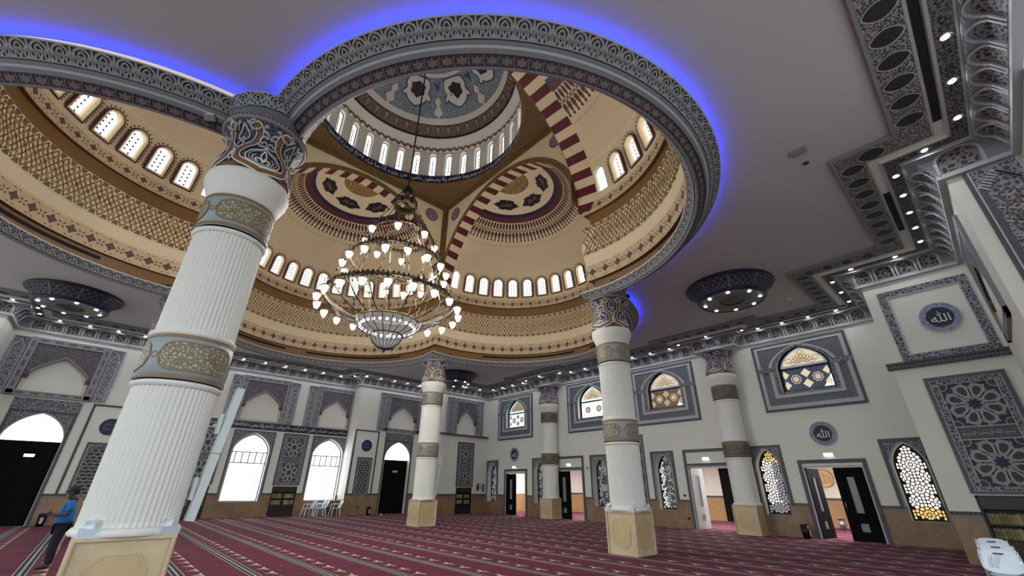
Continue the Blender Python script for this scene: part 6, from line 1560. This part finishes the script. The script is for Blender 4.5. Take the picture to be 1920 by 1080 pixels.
def person():
    J = {'pelvis': (0, 0, .93, (.15, .12)), 'waist': (.02, 0, 1.06, (.15, .12)), 'chest': (0, 0, 1.26, (.165, .115)), 'neckb': (.01, 0, 1.41, (.075, .07)), 'neck': (.035, 0, 1.47, .055), 'jaw': (.07, 0, 1.53, (.062, .066)), 'head': (.06, 0, 1.60, (.078, .092)), 'top': (.05, 0, 1.665, (.06, .07)), 'nose': (.165, 0, 1.565, .013),
         }
    E = [('pelvis', 'waist'), ('waist', 'chest'), ('chest', 'neckb'), ('neckb', 'neck'), ('neck', 'jaw'), ('jaw', 'head'), ('head', 'top'), ('head', 'nose')]
    for s, n in ((1, 'l'), (-1, 'r')):
        J.update({'sh' + n: (-.01, s * .17, 1.36, .058), 'el' + n: (.0, s * .23, 1.10, .042), 'wr' + n: (.24, s * .10, 1.09, .028), 'pa' + n: (.30, s * .06, 1.105, (.036, .018)),
                  'hi' + n: (0, s * .09, .86, .085), 'kn' + n: (.03, s * .10, .49, .058), 'an' + n: (-.02, s * .11, .09, .04), 'to' + n: (.15, s * .13, .035, .034), 'he' + n: (-.06, s * .11, .04, .036)})
        E += [('chest', 'sh' + n), ('sh' + n, 'el' + n), ('el' + n, 'wr' + n), ('wr' + n, 'pa' + n), ('pelvis', 'hi' + n), ('hi' + n, 'kn' + n), ('kn' + n, 'an' + n), ('an' + n, 'to' + n), ('an' + n, 'he' + n)]
    root = empty('person', (-6.52, .98, 0)); root.rotation_euler = (0, 0, pi); root.scale = (.945,) * 3
    def put(mb, n, par=None): ob = mb.build(n); ob.parent = par or root; return ob
    b = MB(); vs, fs = skin_mesh(J, E); b.add(vs, fs, 'skin', True)
    for s in (1, -1):
        for k in range(4):   # curled fingers round the phone
            z = 1.135 - .018 * k; b.tube([(.30, s * .062, z), (.325, s * .058, z + .004), (.345, s * .04, z + .006), (.35, s * .022, z + .004)], [.009, .0085, .008, .006], 6, 'skin')
        b.tube([(.275, s * .05, 1.125), (.30, s * .03, 1.15), (.325, s * .015, 1.158)], [.011, .009, .007], 6, 'skin')
        b.lathes([(0, -.02), (.012, -.01), (.012, .01), (0, .025)], 8, 'skin', (.045, s * .088, 1.575))
    body = put(b, 'body')
    e = MB()
    for s in (1, -1): e.lathes([(0, -.008), (.01, 0), (0, .008)], 8, 'eye_white', (.143, s * .032, 1.59)); e.lathes([(0, -.005), (.005, 0), (0, .005)], 6, 'slot_black', (.152, s * .032, 1.59))
    e.tube([(.142, -.025, 1.525), (.15, 0, 1.524), (.142, .025, 1.525)], .006, 6, 'lip'); put(e, 'face_features', body)
    # shirt
    T = {'pelvis': (.0, 0, .86, (.185, .185)), 'w': (.03, 0, 1.04, (.185, .19)), 'chest': (.0, 0, 1.26, (.19, .165)), 'n': (.0, 0, 1.40, (.09, .085))}
    TE = [('pelvis', 'w'), ('w', 'chest'), ('chest', 'n')]
    for s, n in ((1, 'l'), (-1, 'r')): T.update({'s' + n: (-.01, s * .175, 1.355, .078), 'e' + n: (.0, s * .225, 1.16, .072)}); TE += [('chest', 's' + n), ('s' + n, 'e' + n)]
    b = MB(); vs, fs = skin_mesh(T, TE); b.add(vs, fs, 'shirt_blue', True); sh = put(b, 'shirt')
    b = MB(); b.tube([(.01 + .085 * cos(a), .08 * sin(a), 1.435 + .012 * cos(a)) for a in [2 * pi * i / 16 for i in range(17)]], .018, 6, 'collar_dark'); put(b, 'collar', sh)
    L = {'p': (0, 0, .92, (.165, .16))}; LE = []
    for s, n in ((1, 'l'), (-1, 'r')): L.update({'h' + n: (0, s * .085, .84, .125), 'k' + n: (.03, s * .105, .49, .098), 'a' + n: (-.02, s * .11, .08, .082)}); LE += [('p', 'h' + n), ('h' + n, 'k' + n), ('k' + n, 'a' + n)]
    b = MB(); vs, fs = skin_mesh(L, LE); b.add(vs, fs, 'trousers', True); put(b, 'trousers')
    for s in (1, -1):
        b = MB(); vs, fs = skin_mesh({'a': (-.05, s * .11, .045, (.045, .04)), 'b': (.06, s * .125, .04, (.05, .035)), 'c': (.17, s * .135, .03, (.042, .026))}, [('a', 'b'), ('b', 'c')]); b.add(vs, fs, 'shoe', True); put(b, 'shoe')
    b = MB(); n = 16
    b.lathes([(.112, 1.60), (.114, 1.64), (.10, 1.69), (.065, 1.72), (0, 1.73)], n, 'cap_black', (.045, 0, 0))
    b.grid(lambda u, v: (.045 + (.11 + .09 * v) * cos((u - .5) * 1.7), (.11 + .0 * v) * sin((u - .5) * 1.7) * (1 - .1 * v), 1.605 - .02 * v), 10, 3, 'cap_black'); put(b, 'cap')
    b = MB(); b.lathes([(.104, 1.52), (.106, 1.60)], n, 'hair_black', (.035, 0, 0)) if False else b.grid(lambda u, v: (.045 + .1 * cos(pi * .55 + u * pi * .9), .098 * sin(pi * .55 + u * pi * .9), 1.52 + .09 * v), 12, 2, 'cap_black'); put(b, 'hair', body)
    tag(root, 'man in bright blue polo shirt, dark trousers and cap looking at a phone', 'person')
    ph = MB(); ph.box((0, 0, 0), (.012, .07, .14), 'phone'); ph.box((-.0065, 0, 0), (.001, .062, .128), 'phone_glow')
    o = ph.build('mobile_phone'); o.location = (-6.52 - .335 * .945, .98, 1.15 * .945); o.rotation_euler = (0, -.9 + pi, 0); o.rotation_euler = (0, .7, 0); tag(o, 'dark mobile phone held in both hands by the man in blue', 'phone')
person()
# ================================================================== CAMERA, LIGHT, COLOUR
def camera():
    cd = bpy.data.cameras.new('camera'); c = bpy.data.objects.new('camera', cd); COL.objects.link(c); SC.camera = c
    f, yaw, pitch, roll = 774.3677, radians(42.2218), radians(25.7532), radians(.6568)
    # measured frame: first axis towards the back wall (y), second towards the right wall (x)
    F = V((sin(yaw), cos(yaw), 0)); R = V((cos(yaw), -sin(yaw), 0)); U = V((0, 0, 1))
    F2 = F * cos(pitch) + U * sin(pitch); U2 = U * cos(pitch) - F * sin(pitch)
    R3 = R * cos(roll) + U2 * sin(roll); U3 = U2 * cos(roll) - R * sin(roll)
    m = Matrix((R3, U3, -F2)).transposed().to_4x4(); m.translation = V((-6.299, -13.7907, 1.7)); c.matrix_world = m
    cd.sensor_width = 36; cd.lens = f * 36 / 1920; cd.clip_start = .05; cd.clip_end = 200
camera()
w = bpy.data.worlds.new('sky'); SC.world = w; w.use_nodes = True
nt_ = w.node_tree; bg = nt_.nodes['Background']; bg.inputs[1].default_value = 2.0
tc_ = nt_.nodes.new('ShaderNodeTexCoord'); sp_ = nt_.nodes.new('ShaderNodeSeparateXYZ'); rp_ = nt_.nodes.new('ShaderNodeValToRGB')
nt_.links.new(tc_.outputs['Generated'], sp_.inputs[0]); nt_.links.new(sp_.outputs[2], rp_.inputs[0])   # pale ground below the horizon, overcast sky above
rp_.color_ramp.elements[0].position = .0; rp_.color_ramp.elements[0].color = (.36, .37, .37, 1); rp_.color_ramp.elements[1].position = .03; rp_.color_ramp.elements[1].color = (.88, .96, 1, 1)
nt_.links.new(rp_.outputs[0], bg.inputs[0])
SC.view_settings.view_transform = 'Standard'; SC.view_settings.look = 'None'; SC.view_settings.gamma = 1; SC.view_settings.use_curve_mapping = False
SC.view_settings.exposure = 0.15
SC.cycles.use_denoising = True
SC.cycles.max_bounces = 8; SC.cycles.diffuse_bounces = 5
